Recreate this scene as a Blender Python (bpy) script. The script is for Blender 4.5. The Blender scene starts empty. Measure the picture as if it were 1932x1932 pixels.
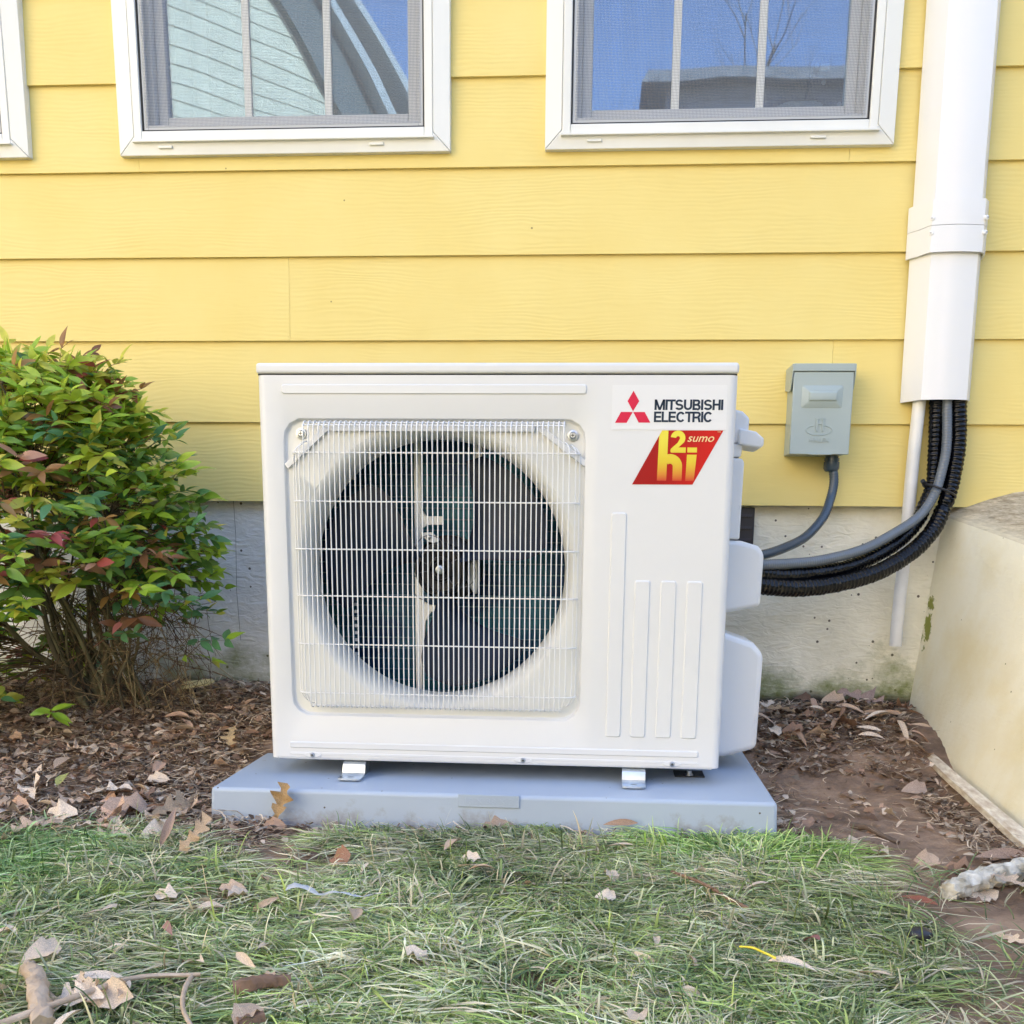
import bpy, bmesh, math, random
import numpy as np
from mathutils import Vector, Matrix, noise
PI = math.pi
SC = bpy.context.scene
COL = SC.collection
random.seed(7)
RNG = np.random.default_rng(7)

# ------------------------------------------------------------------ camera
cam = bpy.data.cameras.new('camera')
cam_o = bpy.data.objects.new('camera', cam); COL.objects.link(cam_o)
cF = Vector((-0.07020269, 0.97679784, -0.20233032)); cR = Vector((0.99720746, 0.07390051, 0.01077058)); cD = Vector((0.025473, -0.20100918, -0.9792581))
CAM = Vector((0.09333, -2.49356, 0.54874))
m = Matrix((cR, -cD, -cF)).transposed().to_4x4(); m.translation = CAM
cam_o.matrix_world = m
cam.sensor_width = 36; cam.lens = 36 * 1977.9 / 1932
cam.shift_x = (966 - 988.63) / 1932; cam.shift_y = (1427.07 - 966) / 1932
cam.clip_start = .05; cam.clip_end = 500
SC.camera = cam_o

# ------------------------------------------------------------------ world, sun, exposure
SUN_EL, SUN_AZ = math.radians(42), math.radians(28)      # azimuth clockwise from +Y
w = bpy.data.worlds.new('World'); SC.world = w; w.use_nodes = True
nt = w.node_tree; bg = nt.nodes['Background']
sky = nt.nodes.new('ShaderNodeTexSky'); sky.sky_type = 'NISHITA'; sky.sun_disc = False
sky.sun_elevation = SUN_EL; sky.sun_rotation = SUN_AZ; sky.air_density = .85; sky.dust_density = .7; sky.ozone_density = 1.0
nt.links.new(sky.outputs[0], bg.inputs[0]); bg.inputs[1].default_value = .13
sun = bpy.data.lights.new('sun', 'SUN'); sun.energy = 4.2; sun.angle = math.radians(.5); sun.color = (1, .92, .80)
so = bpy.data.objects.new('sun', sun); COL.objects.link(so)
sd = Vector((math.sin(SUN_AZ) * math.cos(SUN_EL), math.cos(SUN_AZ) * math.cos(SUN_EL), math.sin(SUN_EL)))
so.rotation_euler = sd.to_track_quat('Z', 'Y').to_euler(); so.location = (0, -5, 6)
SC.view_settings.view_transform = 'Standard'; SC.view_settings.look = 'None'
SC.view_settings.gamma = 1; SC.view_settings.use_curve_mapping = False
SC.view_settings.exposure = 2.76
SC.view_settings.use_white_balance = True; SC.view_settings.white_balance_temperature = 7100; SC.view_settings.white_balance_tint = 15

# ------------------------------------------------------------------ helpers
def tag(o, label=None, cat=None, group=None, kind=None):
    if label: o['label'] = label
    if cat: o['category'] = cat
    if group: o['group'] = group
    if kind: o['kind'] = kind
    return o
def thing(name, label, cat, loc=(0, 0, 0), group=None):
    o = bpy.data.objects.new(name, None); COL.objects.link(o); o.location = loc; o.empty_display_size = .05
    return tag(o, label, cat, group)
def adopt(o, parent):
    if parent is not None:
        o.parent = parent
        inv = Matrix.Identity(4); p = parent; t = Vector((0, 0, 0))
        while p is not None:
            if p.parent is None: t = Vector(p.location)
            p = p.parent
        if parent.parent is None: inv = Matrix.Translation(-t)
        o.matrix_parent_inverse = inv
    return o

class MB:
    def __init__(s): s.v = []; s.f = []
    def add(s, vs, fs):
        b = len(s.v); s.v += [tuple(v) for v in vs]; s.f += [tuple(b + i for i in f) for f in fs]; return s
    def box(s, x0, x1, y0, y1, z0, z1):
        return s.add([(x0, y0, z0), (x1, y0, z0), (x1, y1, z0), (x0, y1, z0), (x0, y0, z1), (x1, y0, z1), (x1, y1, z1), (x0, y1, z1)],
                     [(3, 2, 1, 0), (4, 5, 6, 7), (0, 1, 5, 4), (1, 2, 6, 5), (2, 3, 7, 6), (3, 0, 4, 7)])
    def prism_y(s, poly, y0, y1):       # poly of (x,z) counterclockwise seen from -Y
        n = len(poly)
        return s.add([(x, y0, z) for x, z in poly] + [(x, y1, z) for x, z in poly],
                     [tuple(range(n)), tuple(range(2 * n - 1, n - 1, -1))] + [(i, i + n, (i + 1) % n + n, (i + 1) % n) for i in range(n)])
    def prism_z(s, poly, z0, z1):       # poly of (x,y) ccw from above
        n = len(poly)
        return s.add([(x, y, z0) for x, y in poly] + [(x, y, z1) for x, y in poly],
                     [tuple(range(n - 1, -1, -1)), tuple(range(n, 2 * n))] + [(i, (i + 1) % n, (i + 1) % n + n, i + n) for i in range(n)])
    def rings(s, rs, cap0=False, cap1=False, close=True):
        n = len(rs[0]); b = len(s.v)
        for r in rs: s.v += [tuple(p) for p in r]
        for k in range(len(rs) - 1):
            for i in range(n if close else n - 1):
                j = (i + 1) % n
                s.f.append((b + k * n + i, b + k * n + j, b + (k + 1) * n + j, b + (k + 1) * n + i))
        if cap0: s.f.append(tuple(b + i for i in range(n - 1, -1, -1)))
        if cap1: s.f.append(tuple(b + (len(rs) - 1) * n + i for i in range(n)))
        return s
    def tube(s, pts, r, n=8, rfun=None):
        pts = [Vector(p) for p in pts]; rs = []; up = None
        for i, p in enumerate(pts):
            t = (pts[min(i + 1, len(pts) - 1)] - pts[max(i - 1, 0)])
            if t.length < 1e-9: t = Vector((0, 0, 1))
            t.normalize()
            if up is None: up = t.orthogonal().normalized()
            up = (up - t * up.dot(t)); up = up.normalized() if up.length > 1e-6 else t.orthogonal().normalized()
            b = t.cross(up)
            ring = []
            for k in range(n):
                a = 2 * PI * k / n
                rr = rfun(i, k) if rfun else (r[i] if isinstance(r, (list, tuple)) else r)
                ring.append(p + (up * math.cos(a) + b * math.sin(a)) * rr)
            rs.append(ring)
        return s.rings(rs, True, True)
    def lathe(s, c, axis, prof, n=24):  # prof: (dist along axis, radius)
        ax = Vector(axis).normalized(); u = ax.orthogonal().normalized(); v = ax.cross(u); c = Vector(c)
        return s.rings([[c + ax * d + (u * math.cos(2 * PI * k / n) + v * math.sin(2 * PI * k / n)) * r for k in range(n)] for d, r in prof], True, True)
    def frustum(s, ring, dy, inset):    # raised pad on a -Y facing plane; ring list of (x,z), y
        pass
    def build(s, name, mat, parent=None, smooth=None, bevel=0, seg=2, fix=True):
        me = bpy.data.meshes.new(name); me.from_pydata(s.v, [], s.f); me.validate()
        if fix:
            bm = bmesh.new(); bm.from_mesh(me); bmesh.ops.recalc_face_normals(bm, faces=bm.faces); bm.to_mesh(me); bm.free()
        for mm in (mat if isinstance(mat, (list, tuple)) else [mat]): me.materials.append(mm)
        if smooth is not None:
            me.polygons.foreach_set('use_smooth', [True] * len(me.polygons)); me.set_sharp_from_angle(angle=math.radians(smooth))
        o = bpy.data.objects.new(name, me); COL.objects.link(o)
        if bevel:
            md = o.modifiers.new('bevel', 'BEVEL'); md.width = bevel; md.segments = seg; md.limit_method = 'ANGLE'; md.angle_limit = math.radians(35)
            me.polygons.foreach_set('use_smooth', [True] * len(me.polygons)); me.set_sharp_from_angle(angle=math.radians(80))
            md.harden_normals = False
        return adopt(o, parent)

def np_mesh(name, verts, faces, mat, parent=None, col=None, smooth=True):
    """verts (N,3); faces (M,k) all the same size; col (N,3) per point."""
    me = bpy.data.meshes.new(name); N = len(verts); M, k = faces.shape
    me.vertices.add(N); me.vertices.foreach_set('co', np.ascontiguousarray(verts, dtype=np.float32).ravel())
    me.loops.add(M * k); me.loops.foreach_set('vertex_index', np.ascontiguousarray(faces, dtype=np.int32).ravel())
    me.polygons.add(M); me.polygons.foreach_set('loop_start', np.arange(0, M * k, k, dtype=np.int32))
    me.update(calc_edges=True)
    me.polygons.foreach_set('use_smooth', np.full(M, smooth))
    if col is not None:
        a = me.attributes.new('Col', 'FLOAT_COLOR', 'POINT')
        c = np.ones((N, 4), np.float32); c[:, :3] = col; a.data.foreach_set('color', c.ravel())
    me.materials.append(mat)
    o = bpy.data.objects.new(name, me); COL.objects.link(o)
    return adopt(o, parent)

def rrect(cx, cz, hx, hz, r, n=6):      # rounded rectangle outline (x,z)
    out = []
    for sx, sz, a0 in ((1, 1, 0), (-1, 1, 90), (-1, -1, 180), (1, -1, 270)):
        for k in range(n + 1):
            a = math.radians(a0 + 90 * k / n)
            out.append((cx + sx * (hx - r) + r * math.cos(a), cz + sz * (hz - r) + r * math.sin(a)))
    return out
def lerp(a, b, t): return a + (b - a) * t
def sm(t): t = max(0., min(1., t)); return t * t * (3 - 2 * t)
def crom(P, n):                          # Catmull-Rom through points
    P = [Vector(p) for p in P]; P = [P[0] * 2 - P[1]] + P + [P[-1] * 2 - P[-2]]; out = []
    for i in range(1, len(P) - 2):
        for k in range(n):
            t = k / n
            out.append(.5 * ((2 * P[i]) + (P[i + 1] - P[i - 1]) * t + (2 * P[i - 1] - 5 * P[i] + 4 * P[i + 1] - P[i + 2]) * t * t + (3 * P[i] - P[i - 1] - 3 * P[i + 1] + P[i + 2]) * t ** 3))
    return out + [P[-2]]

# ------------------------------------------------------------------ materials
def mat(name, base, rough=.5, var=.0, vscale=8, bump=0, bscale=60, stretch=(1, 1, 1), metal=0, coat=0, spec=.5, var2=None, detail=6, bdist=.002):
    m = bpy.data.materials.new(name); m.use_nodes = True; t = m.node_tree; P = t.nodes['Principled BSDF']
    P.inputs['Base Color'].default_value = (*base, 1); P.inputs['Roughness'].default_value = rough
    P.inputs['Metallic'].default_value = metal; P.inputs['Coat Weight'].default_value = coat; P.inputs['Specular IOR Level'].default_value = spec
    tc = t.nodes.new('ShaderNodeTexCoord'); mp = t.nodes.new('ShaderNodeMapping'); mp.inputs['Scale'].default_value = stretch
    t.links.new(tc.outputs['Object'], mp.inputs[0])
    if var:
        n = t.nodes.new('ShaderNodeTexNoise'); n.inputs['Scale'].default_value = vscale; n.inputs['Detail'].default_value = detail
        t.links.new(mp.outputs[0], n.inputs[0])
        r = t.nodes.new('ShaderNodeValToRGB'); r.color_ramp.elements[0].position = .3; r.color_ramp.elements[1].position = .7
        c0 = var2 if var2 else tuple(max(0, c * (1 - var)) for c in base); c1 = tuple(min(1, c * (1 + var)) for c in base) if not var2 else base
        r.color_ramp.elements[0].color = (*c0, 1); r.color_ramp.elements[1].color = (*c1, 1)
        t.links.new(n.outputs[0], r.inputs[0]); t.links.new(r.outputs[0], P.inputs['Base Color'])
    if bump:
        n2 = t.nodes.new('ShaderNodeTexNoise'); n2.inputs['Scale'].default_value = bscale; n2.inputs['Detail'].default_value = 5
        t.links.new(mp.outputs[0], n2.inputs[0])
        b = t.nodes.new('ShaderNodeBump'); b.inputs['Strength'].default_value = bump; b.inputs['Distance'].default_value = bdist
        t.links.new(n2.outputs[0], b.inputs['Height']); t.links.new(b.outputs[0], P.inputs['Normal'])
    return m
def nd(t, typ, **kw):
    n = t.nodes.new(typ)
    for k, v in kw.items():
        if k in n.bl_rna.properties: setattr(n, k, v)
        else: n.inputs[k.replace('_', ' ')].default_value = v
    return n

def siding_mat():
    m = bpy.data.materials.new('siding_paint'); m.use_nodes = True; t = m.node_tree; P = t.nodes['Principled BSDF']; L = t.links.new
    tc = t.nodes.new('ShaderNodeTexCoord'); oi = t.nodes.new('ShaderNodeObjectInfo')
    off = nd(t, 'ShaderNodeVectorMath', operation='SCALE'); off.inputs[0].default_value = (7.3, 3.1, 5.7); L(oi.outputs['Random'], off.inputs['Scale'])
    ad = nd(t, 'ShaderNodeVectorMath', operation='ADD'); L(tc.outputs['Object'], ad.inputs[0]); L(off.outputs[0], ad.inputs[1])
    # warped wood grain: long wavy ridges
    mpw = t.nodes.new('ShaderNodeMapping'); mpw.inputs['Scale'].default_value = (1.6, 1, 5); L(ad.outputs[0], mpw.inputs[0])
    nw = nd(t, 'ShaderNodeTexNoise', Scale=2.2, Detail=3.0); L(mpw.outputs[0], nw.inputs[0])
    mpg = t.nodes.new('ShaderNodeMapping'); mpg.inputs['Scale'].default_value = (.9, 1, 26); L(ad.outputs[0], mpg.inputs[0])
    mix = nd(t, 'ShaderNodeVectorMath', operation='SCALE'); mix.inputs['Scale'].default_value = 1.6; L(nw.outputs['Color'], mix.inputs[0])
    ad2 = nd(t, 'ShaderNodeVectorMath', operation='ADD'); L(mpg.outputs[0], ad2.inputs[0]); L(mix.outputs[0], ad2.inputs[1])
    sx = t.nodes.new('ShaderNodeSeparateXYZ'); L(ad2.outputs[0], sx.inputs[0])
    n1 = nd(t, 'ShaderNodeTexNoise', Scale=4.0, Detail=4.0, Roughness=.6); L(ad2.outputs[0], n1.inputs[0])
    wv = nd(t, 'ShaderNodeMath', operation='MULTIPLY'); wv.inputs[1].default_value = 26; L(sx.outputs['Z'], wv.inputs[0])
    sn = nd(t, 'ShaderNodeMath', operation='SINE'); L(wv.outputs[0], sn.inputs[0])
    mask = nd(t, 'ShaderNodeTexNoise', Scale=3.5, Detail=2.0); L(ad.outputs[0], mask.inputs[0])
    mr = nd(t, 'ShaderNodeMapRange'); mr.inputs['From Min'].default_value = .38; mr.inputs['From Max'].default_value = .62; L(mask.outputs[0], mr.inputs[0])
    mu = nd(t, 'ShaderNodeMath', operation='MULTIPLY'); L(sn.outputs[0], mu.inputs[0]); L(mr.outputs[0], mu.inputs[1])
    ma = nd(t, 'ShaderNodeMath', operation='MULTIPLY_ADD'); ma.inputs[1].default_value = .35; L(mu.outputs[0], ma.inputs[0]); L(n1.outputs[0], ma.inputs[2])
    b = nd(t, 'ShaderNodeBump', Strength=.36, Distance=.0012); L(ma.outputs[0], b.inputs['Height']); L(b.outputs[0], P.inputs['Normal'])
    n3 = nd(t, 'ShaderNodeTexNoise', Scale=5.0, Detail=5.0); L(ad.outputs[0], n3.inputs[0])
    r = t.nodes.new('ShaderNodeValToRGB'); r.color_ramp.elements[0].position = .25; r.color_ramp.elements[1].position = .75
    r.color_ramp.elements[0].color = (.79, .615, .205, 1); r.color_ramp.elements[1].color = (.82, .665, .25, 1)
    L(n3.outputs[0], r.inputs[0])
    # small specks of dirt
    vo = nd(t, 'ShaderNodeTexVoronoi', Scale=7.0); L(ad.outputs[0], vo.inputs[0])
    lt = nd(t, 'ShaderNodeMath', operation='LESS_THAN'); lt.inputs[1].default_value = .018; L(vo.outputs['Distance'], lt.inputs[0])
    mx = nd(t, 'ShaderNodeMix', data_type='RGBA'); L(lt.outputs[0], mx.inputs[0]); L(r.outputs[0], mx.inputs[6]); mx.inputs[7].default_value = (.35, .25, .08, 1)
    L(mx.outputs[2], P.inputs['Base Color']); P.inputs['Roughness'].default_value = .5; P.inputs['Specular IOR Level'].default_value = .35
    return m
M_SIDE = siding_mat()
M_TRIM = mat('window_trim_vinyl', (.78, .78, .74), .38, .05, 6, .05, 40, (1, 1, .15))
M_SASH = mat('window_sash_vinyl', (.50, .52, .54), .4)
M_GASKET = mat('black_gasket', (.012, .012, .014), .5)
M_COVER = mat('line_cover_plastic', (.80, .80, .80), .22, .02, 4, .03, 30, (1, 1, .2), spec=.6)
M_PVC = mat('pvc_pipe', (.76, .75, .72), .35, .1, 14, .05, 50)
M_CAB = mat('powder_coat_white', (.70, .705, .705), .36, .015, 3, .035, 900, spec=.5, bdist=.0004)
M_BELL = mat('bell_mouth_white', (.74, .735, .69), .3, .02, 5, spec=.5)
M_WIRE = mat('white_wire_coating', (.80, .80, .79), .3)
M_DARK = mat('dark_interior', (.006, .006, .007), .7)
M_INNER = mat('inner_sheet_metal', (.05, .053, .055), .5)
M_BLADE = mat('fan_blade_plastic', (.010, .019, .042), .42, spec=.28)
M_HUB = mat('fan_hub_plastic', (.008, .008, .010), .45, spec=.3)
M_ZINC = mat('galvanised_steel', (.62, .66, .68), .28, .18, 30, .1, 90, metal=.9)
M_SCREW = mat('zinc_screw', (.5, .53, .56), .3, metal=.95)
M_BRKT = mat('white_bracket', (.88, .88, .85), .45)
M_BOX = mat('grey_box_paint', (.36, .43, .42), .36, .05, 5, .05, 500, spec=.5, bdist=.0004)
M_CONDUIT = mat('grey_conduit', (.045, .07, .095), .25, .05, 20, spec=.6)
M_CONDUIT2 = mat('grey_light_conduit', (.13, .15, .17), .25, .05, 20, spec=.6)
M_TAPE = mat('black_insulation_tape', (.002, .002, .003), .16, bump=.35, bscale=60, spec=.30, coat=0, bdist=.003)
M_RUBBER = mat('black_plastic', (.015, .015, .017), .45)
M_RED = mat('emblem_red', (.66, .010, .055), .35, spec=.3)
M_NAVY = mat('letter_navy', (.010, .028, .055), .35, spec=.3)
M_WHITESTICK = mat('sticker_white', (.735, .74, .745), .3)

def pad_mat():
    m = mat('pad_grey_plastic', (.40, .475, .565), .5, .08, 7, .25, 500, var2=(.37, .44, .53), bdist=.0008)  # blue of the sky light mixed into the grey base colour
    t = m.node_tree; P = t.nodes['Principled BSDF']; L = t.links.new; src = P.inputs['Base Color'].links[0].from_socket
    tc = t.nodes.new('ShaderNodeTexCoord'); sx = t.nodes.new('ShaderNodeSeparateXYZ'); L(tc.outputs['Object'], sx.inputs[0])
    n = nd(t, 'ShaderNodeTexNoise', Scale=16.0, Detail=9.0, Roughness=.7); L(tc.outputs['Object'], n.inputs[0])
    hz = nd(t, 'ShaderNodeMapRange'); hz.inputs['From Min'].default_value = .115; hz.inputs['From Max'].default_value = .050; hz.inputs['To Min'].default_value = -.16; hz.inputs['To Max'].default_value = .16; L(sx.outputs['Z'], hz.inputs[0])
    a = nd(t, 'ShaderNodeMath', operation='ADD'); L(n.outputs[0], a.inputs[0]); L(hz.outputs[0], a.inputs[1])
    r2 = nd(t, 'ShaderNodeMapRange'); r2.inputs['From Min'].default_value = .50; r2.inputs['From Max'].default_value = .78; L(a.outputs[0], r2.inputs[0])
    mx = nd(t, 'ShaderNodeMix', data_type='RGBA'); L(r2.outputs[0], mx.inputs[0]); L(src, mx.inputs[6]); mx.inputs[7].default_value = (.22, .17, .13, 1)
    vo = nd(t, 'ShaderNodeTexVoronoi', Scale=26.0); L(tc.outputs['Object'], vo.inputs[0])
    lt = nd(t, 'ShaderNodeMath', operation='LESS_THAN'); lt.inputs[1].default_value = .045; L(vo.outputs['Distance'], lt.inputs[0])
    m2 = nd(t, 'ShaderNodeMix', data_type='RGBA'); L(lt.outputs[0], m2.inputs[0]); L(mx.outputs[2], m2.inputs[6]); m2.inputs[7].default_value = (.10, .09, .08, 1)
    L(m2.outputs[2], P.inputs['Base Color'])
    return m
M_PAD = pad_mat()

def wall_mat(name, left, right, xs=(-.6, .4), moss=True, rough=.85):
    """render over block; colour blends from left to right across x."""
    m = bpy.data.materials.new(name); m.use_nodes = True; t = m.node_tree; P = t.nodes['Principled BSDF']; L = t.links.new
    tc = t.nodes.new('ShaderNodeTexCoord'); sx = t.nodes.new('ShaderNodeSeparateXYZ'); L(tc.outputs['Object'], sx.inputs[0])
    mr = nd(t, 'ShaderNodeMapRange'); mr.inputs['From Min'].default_value = xs[0]; mr.inputs['From Max'].default_value = xs[1]; L(sx.outputs['X'], mr.inputs[0])
    mx = nd(t, 'ShaderNodeMix', data_type='RGBA'); L(mr.outputs[0], mx.inputs[0]); mx.inputs[6].default_value = (*left, 1); mx.inputs[7].default_value = (*right, 1)
    n = nd(t, 'ShaderNodeTexNoise', Scale=6.0, Detail=8.0, Roughness=.6); L(tc.outputs['Object'], n.inputs[0])
    m2 = nd(t, 'ShaderNodeMix', data_type='RGBA', blend_type='MULTIPLY'); m2.inputs[0].default_value = 1
    cr = t.nodes.new('ShaderNodeValToRGB'); cr.color_ramp.elements[0].position = .3; cr.color_ramp.elements[0].color = (.78, .78, .74, 1); cr.color_ramp.elements[1].position = .7; cr.color_ramp.elements[1].color = (1.08, 1.08, 1.06, 1)
    L(n.outputs[0], cr.inputs[0]); L(mx.outputs[2], m2.inputs[6]); L(cr.outputs[0], m2.inputs[7]); last = m2.outputs[2]
    # pits
    vo = nd(t, 'ShaderNodeTexVoronoi', Scale=38.0); L(tc.outputs['Object'], vo.inputs[0])
    lt = nd(t, 'ShaderNodeMath', operation='LESS_THAN'); lt.inputs[1].default_value = .12; L(vo.outputs['Distance'], lt.inputs[0])
    n4 = nd(t, 'ShaderNodeTexNoise', Scale=5.0); L(tc.outputs['Object'], n4.inputs[0])
    gt = nd(t, 'ShaderNodeMath', operation='GREATER_THAN'); gt.inputs[1].default_value = .50; L(n4.outputs[0], gt.inputs[0])
    mm = nd(t, 'ShaderNodeMath', operation='MULTIPLY'); L(lt.outputs[0], mm.inputs[0]); L(gt.outputs[0], mm.inputs[1])
    m5 = nd(t, 'ShaderNodeMix', data_type='RGBA'); L(mm.outputs[0], m5.inputs[0]); L(last, m5.inputs[6]); m5.inputs[7].default_value = (.13, .11, .08, 1); last = m5.outputs[2]
    if moss:   # green algae rising from the ground, in patches
        n2 = nd(t, 'ShaderNodeTexNoise', Scale=4.5, Detail=9.0, Roughness=.72); L(tc.outputs['Object'], n2.inputs[0])
        hz = nd(t, 'ShaderNodeMapRange'); hz.inputs['From Min'].default_value = .46; hz.inputs['From Max'].default_value = .17; hz.inputs['To Min'].default_value = -.32; hz.inputs['To Max'].default_value = .20; L(sx.outputs['Z'], hz.inputs[0])
        a = nd(t, 'ShaderNodeMath', operation='ADD'); L(n2.outputs[0], a.inputs[0]); L(hz.outputs[0], a.inputs[1])
        r2 = nd(t, 'ShaderNodeMapRange'); r2.inputs['From Min'].default_value = .50; r2.inputs['From Max'].default_value = .72; L(a.outputs[0], r2.inputs[0])
        m3 = nd(t, 'ShaderNodeMix', data_type='RGBA'); L(r2.outputs[0], m3.inputs[0]); L(last, m3.inputs[6]); m3.inputs[7].default_value = (.20, .23, .07, 1); last = m3.outputs[2]
        # splashed soil right above the ground
        h2 = nd(t, 'ShaderNodeMapRange'); h2.inputs['From Min'].default_value = .235; h2.inputs['From Max'].default_value = .18; h2.inputs['To Min'].default_value = -.45; h2.inputs['To Max'].default_value = .25; L(sx.outputs['Z'], h2.inputs[0])
        a2 = nd(t, 'ShaderNodeMath', operation='ADD'); L(n.outputs[0], a2.inputs[0]); L(h2.outputs[0], a2.inputs[1])
        r3 = nd(t, 'ShaderNodeMapRange'); r3.inputs['From Min'].default_value = .45; r3.inputs['From Max'].default_value = .75; L(a2.outputs[0], r3.inputs[0])
        m4 = nd(t, 'ShaderNodeMix', data_type='RGBA'); L(r3.outputs[0], m4.inputs[0]); L(last, m4.inputs[6]); m4.inputs[7].default_value = (.06, .045, .032, 1); last = m4.outputs[2]
    L(last, P.inputs['Base Color']); P.inputs['Roughness'].default_value = rough
    mp = t.nodes.new('ShaderNodeMapping'); mp.inputs['Scale'].default_value = (.6, 1, 1.6); L(tc.outputs['Object'], mp.inputs[0])
    n3 = nd(t, 'ShaderNodeTexNoise', Scale=45.0, Detail=8.0, Distortion=1.2); L(mp.outputs[0], n3.inputs[0])
    b = nd(t, 'ShaderNodeBump', Strength=.9, Distance=.005); L(n3.outputs[0], b.inputs['Height']); L(b.outputs[0], P.inputs['Normal'])
    return m
M_FOUND = wall_mat('foundation_render', (.82, .83, .83), (.88, .83, .68), xs=(-.35, .45))

def attr_mat(name, rough=.5, trans=.25, var=.25, vscale=30, spec=.4, bump=0):
    m = bpy.data.materials.new(name); m.use_nodes = True; t = m.node_tree; P = t.nodes['Principled BSDF']; L = t.links.new
    at = t.nodes.new('ShaderNodeAttribute'); at.attribute_name = 'Col'
    tc = t.nodes.new('ShaderNodeTexCoord'); n = nd(t, 'ShaderNodeTexNoise', Scale=float(vscale), Detail=4.0); L(tc.outputs['Object'], n.inputs[0])
    mr = nd(t, 'ShaderNodeMapRange'); mr.inputs['From Min'].default_value = .3; mr.inputs['From Max'].default_value = .7; mr.inputs['To Min'].default_value = 1 - var; mr.inputs['To Max'].default_value = 1 + var; L(n.outputs[0], mr.inputs[0])
    vm = nd(t, 'ShaderNodeVectorMath', operation='SCALE'); L(at.outputs['Color'], vm.inputs[0]); L(mr.outputs[0], vm.inputs['Scale'])
    L(vm.outputs[0], P.inputs['Base Color']); P.inputs['Roughness'].default_value = rough; P.inputs['Specular IOR Level'].default_value = spec
    if bump:
        b = nd(t, 'ShaderNodeBump', Strength=bump, Distance=.002); L(n.outputs[0], b.inputs['Height']); L(b.outputs[0], P.inputs['Normal'])
    if trans:
        tr = t.nodes.new('ShaderNodeBsdfTranslucent'); L(vm.outputs[0], tr.inputs[0])
        ms = t.nodes.new('ShaderNodeMixShader'); ms.inputs[0].default_value = trans
        L(P.outputs[0], ms.inputs[1]); L(tr.outputs[0], ms.inputs[2]); L(ms.outputs[0], t.nodes['Material Output'].inputs[0])
    return m
M_GRASS = attr_mat('grass_blades', .42, .25, .15, 20, .5)
M_LEAF = attr_mat('shrub_leaf', .34, .34, .12, 60, .5)
M_LITTER = attr_mat('dry_leaf', .7, .12, .28, 45, .3)
M_TWIG = attr_mat('dry_twig', .85, 0, .35, 90, .2, .5)

def pane_mat(tint=(.29, .45, .62), fac=.38):
    m = bpy.data.materials.new('window_glass'); m.use_nodes = True; t = m.node_tree; L = t.links.new
    t.nodes.remove(t.nodes['Principled BSDF'])
    g = t.nodes.new('ShaderNodeBsdfGlossy'); g.inputs['Roughness'].default_value = .012; g.inputs['Color'].default_value = (*tint, 1)
    tr = t.nodes.new('ShaderNodeBsdfTransparent'); tr.inputs[0].default_value = (.8, .88, .92, 1)
    tc = t.nodes.new('ShaderNodeTexCoord'); n = nd(t, 'ShaderNodeTexNoise', Scale=2.5, Detail=1.0); L(tc.outputs['Object'], n.inputs[0])
    b = nd(t, 'ShaderNodeBump', Strength=.12, Distance=.01); L(n.outputs[0], b.inputs['Height']); L(b.outputs[0], g.inputs['Normal'])
    ms = t.nodes.new('ShaderNodeMixShader'); ms.inputs[0].default_value = fac
    L(tr.outputs[0], ms.inputs[1]); L(g.outputs[0], ms.inputs[2]); L(ms.outputs[0], t.nodes['Material Output'].inputs[0])
    return m
M_PANE = pane_mat()
def screen_mat():
    m = bpy.data.materials.new('insect_screen'); m.use_nodes = True; t = m.node_tree; L = t.links.new; P = t.nodes['Principled BSDF']
    P.inputs['Base Color'].default_value = (.30, .31, .33, 1); P.inputs['Roughness'].default_value = .5
    tc = t.nodes.new('ShaderNodeTexCoord'); sx = t.nodes.new('ShaderNodeSeparateXYZ'); L(tc.outputs['Object'], sx.inputs[0])
    outs = []
    for ax in ('X', 'Z'):
        k = nd(t, 'ShaderNodeMath', operation='MULTIPLY'); k.inputs[1].default_value = 2 * PI / .0029; L(sx.outputs[ax], k.inputs[0])
        s = nd(t, 'ShaderNodeMath', operation='COSINE'); L(k.outputs[0], s.inputs[0]); outs.append(s)
    mxx = nd(t, 'ShaderNodeMath', operation='MAXIMUM'); L(outs[0].outputs[0], mxx.inputs[0]); L(outs[1].outputs[0], mxx.inputs[1])
    mr = nd(t, 'ShaderNodeMapRange'); mr.inputs['From Min'].default_value = .2; mr.inputs['From Max'].default_value = .9; mr.inputs['To Min'].default_value = .08; mr.inputs['To Max'].default_value = .50; L(mxx.outputs[0], mr.inputs[0])
    L(mr.outputs[0], P.inputs['Alpha'])
    return m
M_SCREEN = screen_mat()

# ------------------------------------------------------------------ terrain height
def gz(x, y):
    left = sm((.1 - x) / .7)
    y0 = lerp(-.50, -.95, left)
    t = sm((y - y0) / (-.02 - y0))
    h = .055 + (.112 + .022 * left) * t
    if y < -.8: h -= .012 * sm((-.8 - y) / .7)
    return h
def gzn(x, y):
    h = gz(x, y)
    if -2.2 < x < 1.8 and -2.4 < y < .05:
        p = Vector((x * 9, y * 9, 3.1)); n1 = noise.noise(p)
        p2 = Vector((x * 34, y * 34, 9.7)); n2 = noise.noise(p2)
        n3 = noise.noise(Vector((x * 95, y * 95, 1.2)))
        h += .007 * n1 + .0055 * abs(n2) + .0022 * n3
    return h
def axis(lo, hi, step, far):
    a = list(np.arange(lo, hi + 1e-6, step)); out = [];
    d = step; v = lo
    while v > -far: d *= 1.35; v -= d; out.insert(0, v)
    d = step; v = a[-1]; tail = []
    while v < far: d *= 1.35; v += d; tail.append(v)
    return out + a + tail
gx = axis(-1.45, 1.15, .0075, 90); gy = [v for v in axis(-1.75, .06, .0065, 90)]
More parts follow.
